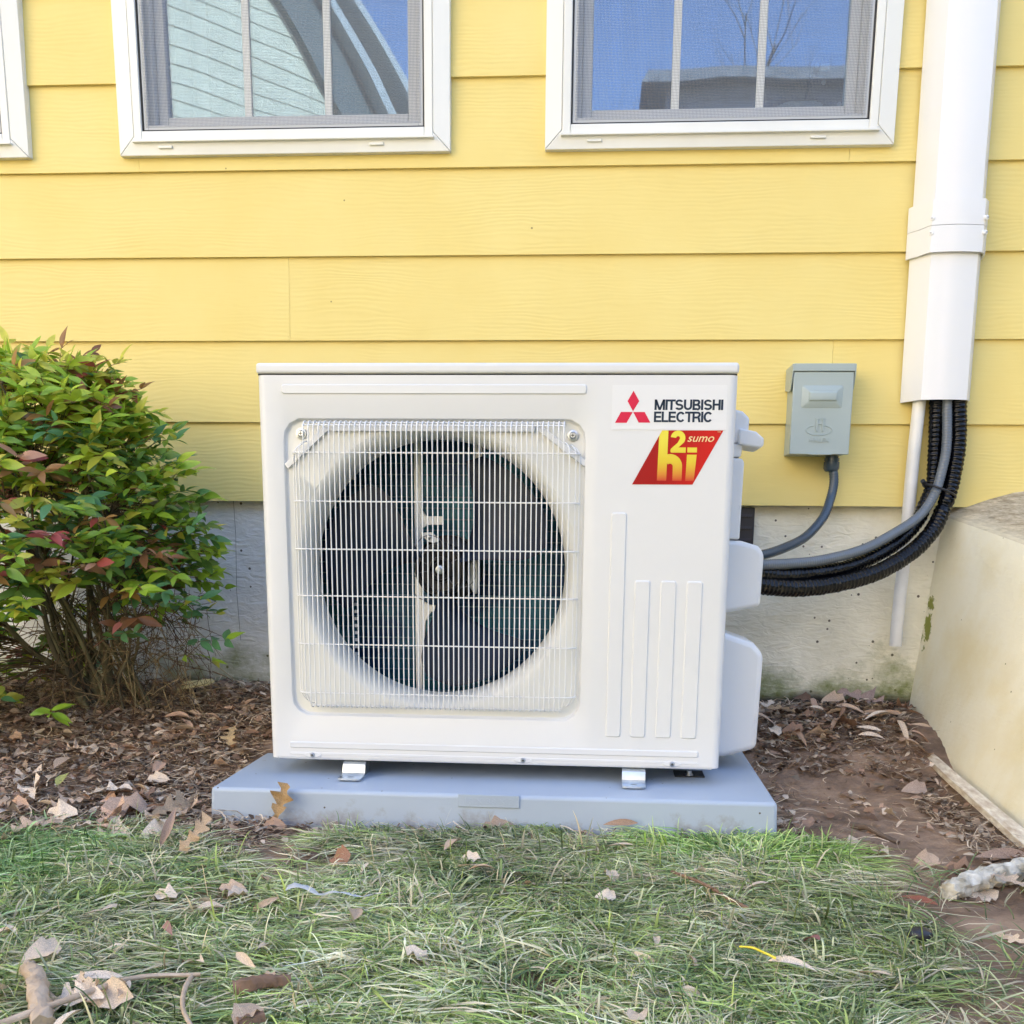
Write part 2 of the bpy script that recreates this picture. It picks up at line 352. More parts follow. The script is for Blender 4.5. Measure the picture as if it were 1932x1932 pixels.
gv = np.array([(x, y, gzn(x, y)) for y in gy for x in gx], np.float32)
nx, ny = len(gx), len(gy)
ii = (np.arange(ny - 1)[:, None] * nx + np.arange(nx - 1)[None, :]).ravel()
gf = np.stack([ii, ii + 1, ii + nx + 1, ii + nx], 1)
def ground_mat():
    m = bpy.data.materials.new('soil'); m.use_nodes = True; t = m.node_tree; P = t.nodes['Principled BSDF']; L = t.links.new
    tc = t.nodes.new('ShaderNodeTexCoord')
    n = nd(t, 'ShaderNodeTexNoise', Scale=9.0, Detail=10.0, Roughness=.65); L(tc.outputs['Object'], n.inputs[0])
    cr = t.nodes.new('ShaderNodeValToRGB'); e = cr.color_ramp.elements
    e[0].position = .33; e[0].color = (.145, .095, .065, 1); e[1].position = .68; e[1].color = (.50, .345, .24, 1)
    k = e.new(.5); k.color = (.31, .205, .14, 1); L(n.outputs[0], cr.inputs[0])
    # farther lawn out of view, darkened to bounce less light on the facade
    sx = t.nodes.new('ShaderNodeSeparateXYZ'); L(tc.outputs['Object'], sx.inputs[0])
    mr = nd(t, 'ShaderNodeMapRange'); mr.inputs['From Min'].default_value = -1.55; mr.inputs['From Max'].default_value = -2.0; L(sx.outputs['Y'], mr.inputs[0])
    mx = nd(t, 'ShaderNodeMix', data_type='RGBA'); L(mr.outputs[0], mx.inputs[0]); L(cr.outputs[0], mx.inputs[6]); mx.inputs[7].default_value = (.040, .055, .022, 1)
    L(mx.outputs[2], P.inputs['Base Color']); P.inputs['Roughness'].default_value = .78; P.inputs['Specular IOR Level'].default_value = .35
    n2 = nd(t, 'ShaderNodeTexNoise', Scale=110.0, Detail=8.0, Roughness=.7); L(tc.outputs['Object'], n2.inputs[0])
    b = nd(t, 'ShaderNodeBump', Strength=.9, Distance=.006); L(n2.outputs[0], b.inputs['Height']); L(b.outputs[0], P.inputs['Normal'])
    return m
g = np_mesh('ground', gv, gf, ground_mat()); tag(g, kind='structure')

# ------------------------------------------------------------------ house
house = thing('house', 'yellow house wall of lapped planks with white framed windows above a rendered base', 'house', (0, 0, .16))
Z0, EX = .6309, .178
WINS = [(-1.940, -1.2035), (-.9945, -.2585), (-.0535, .6808)]          # outer casing edges
WB = 1.3705
def plank(row, x0, x1):
    zb = Z0 + row * EX; zt = zb + EX + .012
    mb = MB(); cuts = [x0, x1]
    for a, b in WINS:
        if zt > WB + .004:
            for q in (a + .012, b - .012):
                if x0 < q < x1: cuts.append(q)
    cuts = sorted(cuts)
    def yf(z, s): return lerp(-.0125, -.0030, (z - zb) / (EX + .012)) + (0 if s else .0075)
    for a, b in zip(cuts[:-1], cuts[1:]):
        mid = (a + b) / 2; top = zt
        for wa, wb in WINS:
            if wa < mid < wb and zt > WB: top = WB + .01
        if top <= zb + .003: continue
        N = max(1, int((b - a) / .12)); rs = []
        for i in range(N + 1):
            x = lerp(a, b, i / N); wob = .0006 * noise.noise(Vector((x * 2.5, row * 3.7, 0)))
            rs.append([(x, yf(zb, 1) + wob, zb), (x, yf(zb, 0), zb), (x, yf(top, 0), top), (x, yf(top, 1) + wob, top)])
        mb.rings(rs, True, True)
    o = mb.build('plank', M_SIDE, house)
    return o
JOIN = {0: [], 1: [.5876], 2: [-.6286], 3: [], 4: [-.959, .5932], 5: [], 6: [], 7: [.3]}
for row in range(0, 22):
    xs = [-6.0] + JOIN.get(row, []) + [5.0]
    for a, b in zip(xs[:-1], xs[1:]): plank(row, a + .0003, b - .0003)
# wall body behind the planks (with openings) and roof edge far above
mb = MB(); ZT = 4.6  # height out of view raised so the house shades more yard
xs = [-6] + [q for a, b in WINS for q in (a + .03, b - .03)] + [5]
for i in range(len(xs) - 1):
    if i % 2 == 0: mb.box(xs[i], xs[i + 1], .008, .12, .66, ZT)
    else: mb.box(xs[i], xs[i + 1], .008, .12, .66, 1.40); mb.box(xs[i], xs[i + 1], .008, .12, 2.76, ZT)
mb.build('wall', mat('sheathing', (.25, .2, .13), .8), house)
found = MB()
gx2 = np.linspace(-6, 5, 90)
found.rings([[(x, .018, -.2), (x, .018, .652), (x, .12, .652)] for x in gx2], close=False)
found.build('foundation', M_FOUND, house)
mb = MB(); mb.box(-6, 5, -.001, .0175, .648, .66); mb.build('siding_shade_strip', M_DARK, house)  # black strip standing in for the shade under the siding
mb = MB(); mb.box(-6.4, 5.4, -.06, .6, ZT, ZT + .15); mb.build('eave', M_TRIM, house)
# black crawl-space hatch at the foundation
mb = MB(); mb.box(.352, .4385, .006, .018, .515, .6265); vh = mb.build('crawl_vent', mat('vent_black', (.012, .013, .02), .4), house, bevel=.002)
mb = MB()
for k in range(4): mb.box(.36, .432, .001, .006, .525 + k * .027, .531 + k * .027)
mb.build('louvre', mat('vent_louvre', (.02, .022, .035), .4), vh)
mb = MB()   # faint vertical hairline in the left render
mb.tube([(-.788, .0178, .64), (-.786, .0178, .55), (-.790, .0178, .42), (-.785, .0178, .30)], .0005, 5); mb.build('crack', mat('crack_dark', (.07, .07, .07), .9), house)

def frame_ring(mb, x0, x1, z0, z1, wid, y0, y1, top=True):
    mb.box(x0, x0 + wid, y0, y1, z0, z1); mb.box(x1 - wid, x1, y0, y1, z0, z1)
    mb.box(x0 + wid, x1 - wid, y0 + .0003, y1 - .0003, z0, z0 + wid)
    if top: mb.box(x0 + wid, x1 - wid, y0 + .0003, y1 - .0003, z1 - wid, z1)
def mitre(mb, x0, x1, z0, z1, wid, y0, y1, lift):
    # picture-frame casing with mitred corners, slightly dished section
    for (A, B, C, D) in (((x0, z0), (x1, z0), (x1 - wid, z0 + wid), (x0 + wid, z0 + wid)), ((x1, z0), (x1, z1), (x1 - wid, z1 - wid), (x1 - wid, z0 + wid)),
                         ((x1, z1), (x0, z1), (x0 + wid, z1 - wid), (x1 - wid, z1 - wid)), ((x0, z1), (x0, z0), (x0 + wid, z0 + wid), (x0 + wid, z1 - wid))):
        g_ = .0006
        cx = (A[0] + B[0] + C[0] + D[0]) / 4; cz = (A[1] + B[1] + C[1] + D[1]) / 4
        q = [(lerp(p[0], cx, g_ * 2), lerp(p[1], cz, g_ * 2)) for p in (A, B, C, D)]
        ys = (y0, y0, y0 - lift, y0 - lift)
        mb.add([(p[0], yy, p[1]) for p, yy in zip(q, ys)] + [(p[0], y1, p[1]) for p in q], [(0, 1, 2, 3), (7, 6, 5, 4), (0, 4, 5, 1), (1, 5, 6, 2), (2, 6, 7, 3), (3, 7, 4, 0)])
def window(x0, x1, gdx=0):
    z0 = WB; z1 = WB + 1.42; W_ = .036
    mb = MB(); mitre(mb, x0, x1, z0, z1, W_, -.027, .004, .006)
    wroot = mb.build('window', M_TRIM, house, bevel=.0012)
    # brick-mould lip / sill nosing
    s = MB(); s.box(x0 + .034, x1 - .034, -.040, .02, z0 + .0235, z0 + .0285); s.build('sill', M_TRIM, wroot, bevel=.001)
    s = MB(); frame_ring(s, x0 + .0365, x1 - .0365, z0 + .0286, z1 - .036, .0185, -.034, .03); s.build('outer_frame', M_TRIM, wroot, bevel=.002)
    for q in (.09, .56):                                     # weep hole covers in the lower casing
        s = MB(); s.box(x0 + q, x0 + q + .032, -.0335, -.030, z0 + .012, z0 + .0185); s.build('weep_cover', M_TRIM, wroot, bevel=.0015)
    fx0, fx1, fz0, fz1 = x0 + .055, x1 - .055, z0 + .0475, z1 - .055
    s = MB(); frame_ring(s, fx0, fx1, fz0, fz1, .003, -.030, -.022); s.build('gasket', M_GASKET, wroot, bevel=.0008)
    s = MB(); frame_ring(s, fx0 + .0032, fx1 - .0032, fz0 + .0032, fz1 - .003, .010, -.027, -.020); s.build('screen_frame', M_SASH, wroot, bevel=.001)
    s = MB(); s.add([(fx0 + .008, -.0285, fz0 + .008), (fx1 - .008, -.0285, fz0 + .008), (fx1 - .008, -.0285, fz1 - .008), (fx0 + .008, -.0285, fz1 - .008)], [(0, 1, 2, 3)])
    s.build('insect_screen', M_SCREEN, wroot)
    # sash, stepped
    s = MB(); frame_ring(s, fx0 + .001, fx1 - .001, fz0 + .001, fz1 - .001, .020, -.006, .05); s.build('jamb', M_SASH, wroot, bevel=.001)
    sx0, sx1, sz0 = fx0 + .021, fx1 - .021, fz0 + .021
    s = MB(); frame_ring(s, sx0, sx1, sz0, fz1 - .02, .022, .014, .05); s.build('sash', M_SASH, wroot, bevel=.002)
    gx0, gx1, gz0 = sx0 + .021, sx1 - .021, sz0 + .021
    s = MB(); s.box(gx0 - .004, gx1 + .004, .028, .034, gz0 - .004, fz1 - .035); s.build('pane', M_PANE, wroot)
    for k in (1, 2):
        xx = lerp(gx0, gx1, k / 3); s = MB(); s.box(xx - .0085, xx + .0085, .0235, .0275, gz0 - .003, fz1 - .036); s.build('muntin', M_TRIM, wroot, bevel=.0015)
    s = MB(); zz = gz0 + .42; s.box(gx0 - .003, gx1 + .003, .0237, .0273, zz - .0085, zz + .0085); s.build('muntin', M_TRIM, wroot, bevel=.0015)
    # interior stool
    s = MB(); s.box(x0 + .03, x1 - .03, .05, .16, z0 + .0, z0 + .046); s.build('inner_stool', M_TRIM, wroot)
    return gx0, gx1, gz0
G = [window(a, b) for a, b in WINS]
# room behind: dark walls, floor
mb = MB()
mb.add([(-6, .121, .9), (5, .121, .9), (5, 3.0, .9), (-6, 3.0, .9), (-6, .121, 3.0), (5, .121, 3.0), (5, 3.0, 3.0), (-6, 3.0, 3.0)],
       [(0, 1, 2, 3), (7, 6, 5, 4), (3, 2, 6, 7), (0, 3, 7, 4), (1, 5, 6, 2)])
mb.build('room', mat('room_paint', (.10, .12, .15), .8), house)
def curtain(x0, x1, y, z0, z1, amp, wl, m, ph=0):
    n = int((x1 - x0) / .008); mb = MB()
    mb.rings([[(lerp(x0, x1, i / n), y + amp * math.sin(i / n * (x1 - x0) / wl * 2 * PI + ph + z * .8), z) for z in np.linspace(z0, z1, 8)] for i in range(n + 1)], close=False)
    return mb.build('curtain', m, None, smooth=60)
c = curtain(.00, .235, .20, .95, 2.8, .016, .055, mat('blue_curtain', (.028, .095, .27), .8, .25, 9)); tag(c, 'dark blue pleated curtain behind the left part of the right window', 'curtain')
c = curtain(-.96, -.86, .19, .95, 2.8, .014, .045, mat('grey_curtain', (.18, .19, .2), .8)); tag(c, 'grey curtain edge behind the left end of the middle window', 'curtain')
def lump(name, c, s, m, label, cat, seed=0, p=2.0):
    mb = MB(); rs = []
    for i in range(13):
        th = -PI / 2 + PI * i / 12
        rs.append([])
        for k in range(20):
            a = 2 * PI * k / 20
            v = Vector((math.cos(th) * math.cos(a), math.cos(th) * math.sin(a), math.sin(th)))
            v = Vector([math.copysign(abs(q) ** (2 / p), q) for q in v])
            v *= 1 + .10 * noise.noise(v * 2.3 + Vector((seed, 0, 0)))
            rs[-1].append((c[0] + v.x * s[0], c[1] + v.y * s[1], c[2] + v.z * s[2]))
    mb.rings(rs, True, True)
    o = mb.build(name, m, None, smooth=50); tag(o, label, cat); return o
lump('cushion', (.505, .135, 1.492), (.055, .04, .017), mat('cream_fabric', (.62, .60, .50), .9, .1, 30, .3, 80), 'small cream cushion lying on the inner sill of the right window', 'cushion', 1, 2.6)
lump('ball', (.475, .24, 1.50), (.060, .055, .060), mat('navy_cover', (.02, .05, .13), .5), 'dark blue round shape standing inside the right window behind the cream cushion', 'ball', 2)
gb = thing('tool_bag', 'dark blue bag with steel studs leaning inside the right window at its right end', 'bag', (.57, .17, 1.45))
mb = MB(); mb.prism_y([(.50, 1.45), (.615, 1.45), (.63, 1.63), (.545, 1.635), (.53, 1.55)], .17, .24); mb.build('bag_body', mat('navy_bag', (.018, .04, .10), .5), gb, bevel=.01)
for p in ((.545, 1.60), (.562, 1.565), (.537, 1.578), (.60, 1.52)):
    mb = MB(); mb.lathe((p[0], .171, p[1]), (0, -1, 0), [(0, .005), (.003, .005), (.005, .002)], 12); mb.build('stud', M_SCREW, gb, smooth=50)
mb = MB(); mb.box(.552, .572, .160, .168, 1.585, 1.60); mb.build('clasp', M_TRIM, gb, bevel=.001)
so_ = MB();  # ribbed panel built in place of a house roof's reflection
for k in range(22):
    z = 1.43 + k * .0062
    so_.tube([(lerp(.20, .46, i / 10), .26 + .002 * math.sin(i), z) for i in range(11)], .0036, 6)
o = so_.build('mirrored_roof_panel', mat('mirrored_roof_grey', (.13, .16, .21), .8), None, smooth=60); tag(o, 'ribbed grey-blue panel inside the right window, standing in for a mirrored house roof', 'mirrored_roof_panel')

# ------------------------------------------------------------------ line-set cover, pipes, conduits
def cover_prof(hw, d, n=14):
    out = [(-hw, 0), (-hw + .004, .012)]
    out += [(-hw * .80 + 0, .030), (-hw * .66, d * .80)]
    for i in range(n + 1):
        t = i / n; x = lerp(-hw * .60, hw * .72, t); out.append((x, d * (.90 + .10 * math.sin(PI * t))))
    out += [(hw * .88, d * .62), (hw, 0)]
    return out
YW = -.016
def cover_piece(mb, z0, z1, xc0, xc1, hw, d, th=.003, nz=6):
    pr = cover_prof(hw, d); inn = cover_prof(hw - th, d - th)
    rs = []
    for i in range(nz + 1):
        z = lerp(z0, z1, i / nz); xc = lerp(xc0, xc1, i / nz)
        rs.append([(xc + x, YW - y, z) for x, y in pr] + [(xc + x, YW - y, z) for x, y in reversed(inn)])
    mb.rings(rs, True, True)
cov = thing('line_set_cover', 'tall white plastic duct cover running up the yellow wall beside the grey box', 'duct cover', (.81, YW, .853))
mb = MB(); cover_piece(mb, .853, 1.70, .811, .7995, .0725, .062); mb.build('lower_channel', M_COVER, cov, smooth=28)
mb = MB(); cover_piece(mb, 1.2405, 2.9, .8058, .780, .0705, .058); mb.build('upper_channel', M_COVER, cov, smooth=28)
mb = MB(); cover_piece(mb, 1.146, 1.1975, .8065, .8058, .0805, .071, .004); mb.build('joint_clamp', M_COVER, cov, smooth=28)
mb = MB(); cover_piece(mb, 1.1985, 1.2485, .8058, .805, .0805, .071, .004); mb.build('joint_clamp', M_COVER, cov, smooth=28)
for (x, z) in ((.7585, 1.2115), (.7585, 1.183), (.8665, 1.2115), (.8665, 1.183)):
    yy = YW - (.059 if x < .8 else .062)
    nrm = (-.45 if x < .8 else .45, -1, 0)
    mb = MB(); mb.lathe((x, yy - .004, z), nrm, [(-.006, .0048), (.002, .0048), (.0032, .0030)], 16); sc = mb.build('screw', M_COVER, cov, smooth=50)
    mb = MB(); n = Vector(nrm).normalized(); c0 = Vector((x, yy - .004, z)) + n * .0033
    mb.box(c0.x - .0028, c0.x + .0028, c0.y - .0004, c0.y + .0004, c0.z - .0005, c0.z + .0005); mb.build('slot', M_GASKET, sc)
pv = MB(); 
P0, P1 = Vector((.7745, YW - .022, .95)), Vector((.7668, YW - .018, .3195))
ax = (P1 - P0); N = 14
ring = []
for i in range(N + 1):
    p = P0 + ax * i / N + Vector((.0008 * math.sin(i * .9), 0, 0)); ring.append([(p.x + .0138 * math.cos(2 * PI * k / 24), p.y + .0138 * math.sin(2 * PI * k / 24), p.z) for k in range(24)])
for i in range(N, -1, -1):
    p = P0 + ax * i / N + Vector((.0008 * math.sin(i * .9), 0, 0)); ring.append([(p.x + .0115 * math.cos(2 * PI * k / 24), p.y + .0115 * math.sin(2 * PI * k / 24), p.z) for k in range(24)])
pv.rings(ring)
o = pv.build('drain_pipe', M_PVC, None, smooth=50); tag(o, 'thin white plastic drain pipe hanging out of the duct cover in front of the foundation', 'pipe')

def resample(P, step):
    out = [P[0]]; acc = 0
    for a, b in zip(P[:-1], P[1:]):
        d = (b - a).length; t = step - acc
        while t <= d: out.append(a.lerp(b, t / d)); t += step
        acc = d - (t - step)
    return out
def hose(name, pts, r, m, label, cat, step=.0015, rib=.0006, period=.0045, n=16, group=None, wr=0, seed=0, tail=None):
    P = resample(crom(pts, 24), step)
    def rf(i, k):
        a = i * step
        q = r + rib * math.cos(2 * PI * a / period)
        if wr:
            q += wr * noise.noise(Vector((a * 70, 3 * math.cos(2 * PI * k / n) + seed, 3 * math.sin(2 * PI * k / n)))) + wr * .8 * noise.noise(Vector((a * 190, k * .9 + seed, 0)))
            if tail: q -= sum(.004 * math.exp(-((a - tt) / .006) ** 2) for tt in tail)
        return q
    mb = MB(); mb.tube(P, r, n, rf); o = mb.build(name, m, None, smooth=70); tag(o, label, cat, group); return o
hose('black_line', [(.803, -.045, .93), (.8091, -.045, .844), (.8138, -.045, .7592), (.8136, -.052, .6789), (.7976, -.06, .6336), (.7842, -.07, .602), (.7383, -.10, .5552), (.6647, -.15, .5164), (.5918, -.20, .4946), (.4865, -.27, .4829), (.4123, -.32, .4852), (.34, -.35, .488)], .0150, M_TAPE, 'thinner black tape-wrapped refrigerant line directly under the grey conduit', 'hose', .0020, .0009, .0100, 22, None, .0012, 1)
hose('black_line', [(.850, -.045, .93), (.854, -.05, .8435), (.8588, -.055, .7586), (.8477, -.065, .669), (.8347, -.075, .6306), (.8125, -.09, .5817), (.7662, -.12, .5364), (.6927, -.17, .4954), (.6224, -.21, .4736), (.553, -.25, .4616), (.4845, -.29, .4578), (.4121, -.33, .463), (.34, -.36, .47)], .0172, M_TAPE, 'thicker black tape-wrapped refrigerant line hanging lowest of the bundle', 'hose', .0020, .0009, .0100, 22, None, .0013, 5, tail=[.305])
hose('grey_conduit', [(.822, -.052, .93), (.8272, -.058, .8486), (.8308, -.068, .7573), (.8223, -.076, .700), (.8076, -.086, .6519), (.7752, -.10, .6069), (.7116, -.135, .5678), (.6404, -.18, .5354), (.5514, -.24, .5149), (.4832, -.28, .5074), (.4098, -.33, .5046), (.34, -.36, .505)], .0104, M_CONDUIT2, 'light grey ribbed conduit strapped to the black lines below the duct cover', 'conduit', .0015, .0005, .006)
# cable tie
tie = MB(); c0 = Vector((.823, -.070, .664))
t1, t2 = Vector((1, .0, -.38)).normalized(), Vector((0, 1, 0))
tie.tube([c0 + t1 * math.cos(a) * .036 + t2 * math.sin(a) * .036 for a in np.linspace(0, 2 * PI, 28)], .0026, 8)
tie.tube([c0 + t1 * -.036 + Vector((0, -.006, 0)), c0 + t1 * -.044 + Vector((0, -.014, .004))], .005, 8)
o = tie.build('cable_tie', M_RUBBER, None, smooth=50); tag(o, 'black cable tie holding the grey conduit to the two black lines', 'cable tie')

# disconnect box
bx = thing('disconnect_box', 'grey metal electrical disconnect box mounted on the yellow wall', 'electrical box', (.5555, -.012, .7365))
X0, X1, ZB0, ZB1, YB = .4915, .6185, .7370, .9085, -.092
mb = MB(); mb.box(X0 + .002, X1 - .002, YB + .006, YW + .008, ZB0 + .002, ZB1); mb.build('back_box', M_BOX, bx, bevel=.0015)
mb = MB(); mb.box(X0, X1, YB, YB + .0055, ZB0, ZB1 - .0008); door = mb.build('door', M_BOX, bx, bevel=.0018)
# raised label window on the door
def pyramid(mb, x0, x1, z0, z1, ix, iz, y0, dy):
    b = [(x0, z0), (x1, z0), (x1, z1), (x0, z1)]; t_ = [(x0 + ix, z0 + iz), (x1 - ix, z0 + iz), (x1 - ix, z1 - iz), (x0 + ix, z1 - iz)]
    mb.rings([[(x, y0, z) for x, z in b], [(x, y0 - dy, z) for x, z in t_]], False, True)
mb = MB(); pyramid(mb, .5105, .5975, .8330, .8795, .013, .011, YB - .0002, .0065); mb.build('raised_panel', M_BOX, door, bevel=.003, seg=3)
mb = MB(); pyramid(mb, .5250, .5850, .8465, .8665, .002, .002, YB - .0068, .0035); mb.build('raised_panel', M_BOX, door, bevel=.0015, seg=2)
mb = MB()   # rain cap with side flaps
mb.prism_y([(X0 - .002, ZB1), (X1 + .002, ZB1), (X1 + .001, ZB1 + .0155), (X0 - .0005, ZB1 + .0155)], YB - .003, YW + .008)
for xx in (X0 - .0035, X1 + .0012):
    mb.add([(xx, YB - .003, ZB1 + .015), (xx, YW + .008, ZB1 + .015), (xx, YW + .008, ZB1 - .03), (xx, YB + .022, ZB1 - .040), (xx, YB + .012, ZB1 - .036), (xx, YB - .003, ZB1 - .006),
            (xx + .0022, YB - .003, ZB1 + .015), (xx + .0022, YW + .008, ZB1 + .015), (xx + .0022, YW + .008, ZB1 - .03), (xx + .0022, YB + .022, ZB1 - .040), (xx + .0022, YB + .012, ZB1 - .036), (xx + .0022, YB - .003, ZB1 - .006)],
           [(0, 1, 2, 3, 4, 5), (11, 10, 9, 8, 7, 6)] + [(i, i + 6, (i + 1) % 6 + 6, (i + 1) % 6) for i in range(6)])
mb.build('rain_cap', M_BOX, bx, bevel=.001)
mb = MB(); mb.box(X0 + .042, X0 + .09, YB - .0045, YB, ZB0 - .001, ZB0 + .0022); mb.build('hasp', M_BOX, bx, bevel=.0006)
# text helper
def text_mesh(body, size, loc, mat_, name, parent, shear=0, bold=0, extrude=.0002, sx=1, sz=1, spacing=1, fit=None):
    cu = bpy.data.curves.new('t', 'FONT'); cu.body = body; cu.size = size; cu.shear = shear; cu.offset = bold; cu.extrude = extrude; cu.space_character = spacing
    cu.resolution_u = 4
    to = bpy.data.objects.new('t', cu); COL.objects.link(to)
    bpy.context.view_layer.update()
    me = bpy.data.meshes.new_from_object(to.evaluated_get(bpy.context.evaluated_depsgraph_get())); bpy.data.objects.remove(to)
    co = np.zeros(len(me.vertices) * 3); me.vertices.foreach_get('co', co); co = co.reshape(-1, 3)
    if fit:  # (width, height)
        mn, mx_ = co.min(0), co.max(0); sx = fit[0] / (mx_[0] - mn[0]); sz = fit[1] / (mx_[1] - mn[1]); co[:, :2] -= mn[:2]
    out = np.stack([loc[0] + co[:, 0] * sx, loc[1] - co[:, 2], loc[2] + co[:, 1] * sz], 1)
    me.vertices.foreach_set('co', out.astype(np.float32).ravel()); me.update(); me.materials.clear(); me.materials.append(mat_)
    o = bpy.data.objects.new(name, me); COL.objects.link(o); return adopt(o, parent)
mb = MB()
ec = (.5517, .7875)
mb.tube([(ec[0] + .0272 * math.cos(a), YB - .0004, ec[1] + .0105 * math.sin(a)) for a in np.linspace(math.radians(-245), math.radians(70), 40)], .0011, 6)
for xx in (.5468, .5600): mb.box(xx - .0019, xx + .0019, YB - .0024, YB + .0002, .7845, .8125); mb.box(xx - .0036, xx + .0036, YB - .0022, YB + .0002, .8095, .8125)
mb.box(.5487, .5581, YB - .0022, YB + .0002, .7990, .8025)
mb.build('embossed_emblem', M_BOX, door, bevel=.0003)
text_mesh('HALEX', .012, (.5330, YB - .0002, .7632), M_BOX, 'embossed_lettering', door, bold=.0004, extrude=.0016, fit=(.042, .0085))
# conduit fitting under the box
fit_ = MB(); fc = (.5930, -.045, .737)
fit_.lathe(fc, (0, 0, -1), [(0, .0145), (.004, .0145), (.0045, .0165), (.010, .0165), (.0105, .0155), (.012, .0155), (.0125, .0172), (.027, .0172), (.031, .0145), (.033, .0120)], 20)
o = fit_.build('conduit_fitting', M_CONDUIT, None, smooth=35); tag(o, 'grey threaded conduit fitting under the electrical box', 'fitting')
hose('grey_conduit', [(.5925, -.045, .715), (.5972, -.047, .7067), (.5998, -.05, .6775), (.5921, -.06, .6416), (.5725, -.09, .6019), (.5302, -.14, .5625), (.4798, -.20, .5398), (.4175, -.27, .5231), (.34, -.33, .515)], .0100, M_CONDUIT, 'dark grey smooth conduit curving down from the electrical box', 'conduit', .0015, .00025, .006)

# ------------------------------------------------------------------ equipment pad
PY0, PY1, PZ = -.776, -.319, .1248
pad = thing('equipment_pad', 'grey plastic equipment pad, coloured with blue sky light, under the air conditioner', 'pad', (-.09, -.55, .05))
mb = MB()
a, b = -.572, .3935
tabx0, tabx1 = -.1410, -.0368
def padring(z, ins, n=1): return [(a + ins, PY0 + ins, z), (b - ins, PY0 + ins, z), (b - ins, PY1 - ins, z), (a + ins, PY1 - ins, z)]
mb.rings([[(a - .004, PY0 - .004, .03), (b + .004, PY0 - .004, .03), (b + .004, PY1 + .004, .03), (a - .004, PY1 + .004, .03)], padring(PZ, 0)], True, True)
pb = mb.build('pad_body', M_PAD, pad, bevel=.007, seg=4)
mb = MB(); mb.box(tabx0, tabx1, PY0 - .0034, PY0 + .012, .1035, .1251); tb = mb.build('size_tab', M_PAD, pad, bevel=.0007)
text_mesh('18 X 38 X 3', .02, (tabx0 + .011, PY0 - .0036, .1085), M_PAD, 'embossed_lettering', tb, bold=.0002, extrude=.0004, fit=(.082, .0105))

# ------------------------------------------------------------------ air conditioner
UY = -.6664; UB = -.381
XL, XR, UZ0, UZ1 = -.4985, .3072, .1535, .8165
ac = thing('air_conditioner', 'white outdoor air conditioner unit with a wire grille over its fan', 'air conditioner', (-.095, UY, .1248))
RC = .013
xl, xr = XL + RC, XR - RC
# --- front panel skin
mb = MB()
rcx, rcz, rhx, rhz = -.1980, .4912, .2572, .2550
NA = 144
def rr_dir(c, s, hx, hz, r):
    lo, hi = 0, 1
    def sdf(t):
        x, z = abs(c * t) - (hx - r), abs(s * t) - (hz - r)
        return math.hypot(max(x, 0), max(z, 0)) + min(max(x, z), 0) - r
    for _ in range(30):
        mid = (lo + hi) / 2
        if sdf(mid) < 0: lo = mid
        else: hi = mid
    return lo
bx0, bx1, bz0, bz1 = xl, .082, UZ0 + .006, UZ1
corner_ang = [math.atan2(z - rcz, x - rcx) for x in (bx0, bx1) for z in (bz0, bz1)]
angs = sorted([(-PI + 2 * PI * k / NA) for k in range(NA)] + corner_ang)
outer = []
for q in angs:
    c, s = math.cos(q), math.sin(q); t = 1e9
    if c > 1e-9: t = min(t, (bx1 - rcx) / c)
    if c < -1e-9: t = min(t, (bx0 - rcx) / c)
    if s > 1e-9: t = min(t, (bz1 - rcz) / s)
    if s < -1e-9: t = min(t, (bz0 - rcz) / s)
    outer.append((rcx + c * t, UY, rcz + s * t))
def rr(ins, y, r): return [(rcx + math.cos(q) * (t := rr_dir(math.cos(q), math.sin(q), rhx - ins, rhz - ins, r)), y, rcz + math.sin(q) * t) for q in angs]
bell_c = (-.1975, .4956)
def circ(r, y, k=1): return [(lerp(rcx, bell_c[0], k) + math.cos(q) * r, y, lerp(rcz, bell_c[1], k) + math.sin(q) * r) for q in angs]
mb.rings([outer, rr(-.0022, UY, .034), rr(-.0008, UY + .0006, .033), rr(.0006, UY + .0030, .032), rr(.0018, UY + .0075, .031), rr(.0040, UY + .009, .030)])
mb.add([(bx1, UY, bz0), (xr, UY, bz0), (xr, UY, bz1), (bx1, UY, bz1)], [(0, 1, 2, 3)])
for xx, sgn in ((xl, -1), (xr, 1)):      # rounded vertical edges and sides
    prof = [(xx + sgn * RC * math.sin(t), UY + RC * (1 - math.cos(t))) for t in np.linspace(0, PI / 2, 8)] + [(xx + sgn * RC, UB)]
    mb.rings([[(x, y, UZ0 + .003) for x, y in prof], [(x, y, UZ1) for x, y in prof]], close=False)
prof = [(UY, UZ0 + .006), (UY + .0018, UZ0 + .0018), (UY + .006, UZ0), (UB, UZ0)]
mb.rings([[(xl, y, z) for y, z in prof], [(xr, y, z) for y, z in prof]], close=False)
def emboss(ring, h=.0024, ins=.0022):
    cx = sum(p[0] for p in ring) / len(ring); cz = sum(p[1] for p in ring) / len(ring)
    hx = max(p[0] for p in ring) - cx; hz = max(p[1] for p in ring) - cz
    r2 = [(cx + (x - cx) * (hx - ins) / hx, cz + (z - cz) * (hz - ins) / hz) for x, z in ring]
    mb.rings([[(x, UY + .0005, z) for x, z in ring], [(x, UY - h, z) for x, z in r2]], False, True)
emboss(rrect(-.1982, .7938, .2588, .0085, .005))
emboss(rrect(.1190, .4025, .0136, .1935, .004)); emboss(rrect(.1620, .346, .0138, .137, .004)); emboss(rrect(.2065, .346, .0140, .137, .004)); emboss(rrect(.2510, .346, .0140, .137, .004))
emboss(rrect(-.0965, .1815, .3670, .0065, .004))
emboss(rrect(-.0965, .1655, .3670, .0030, .0025), .0012, .0012)
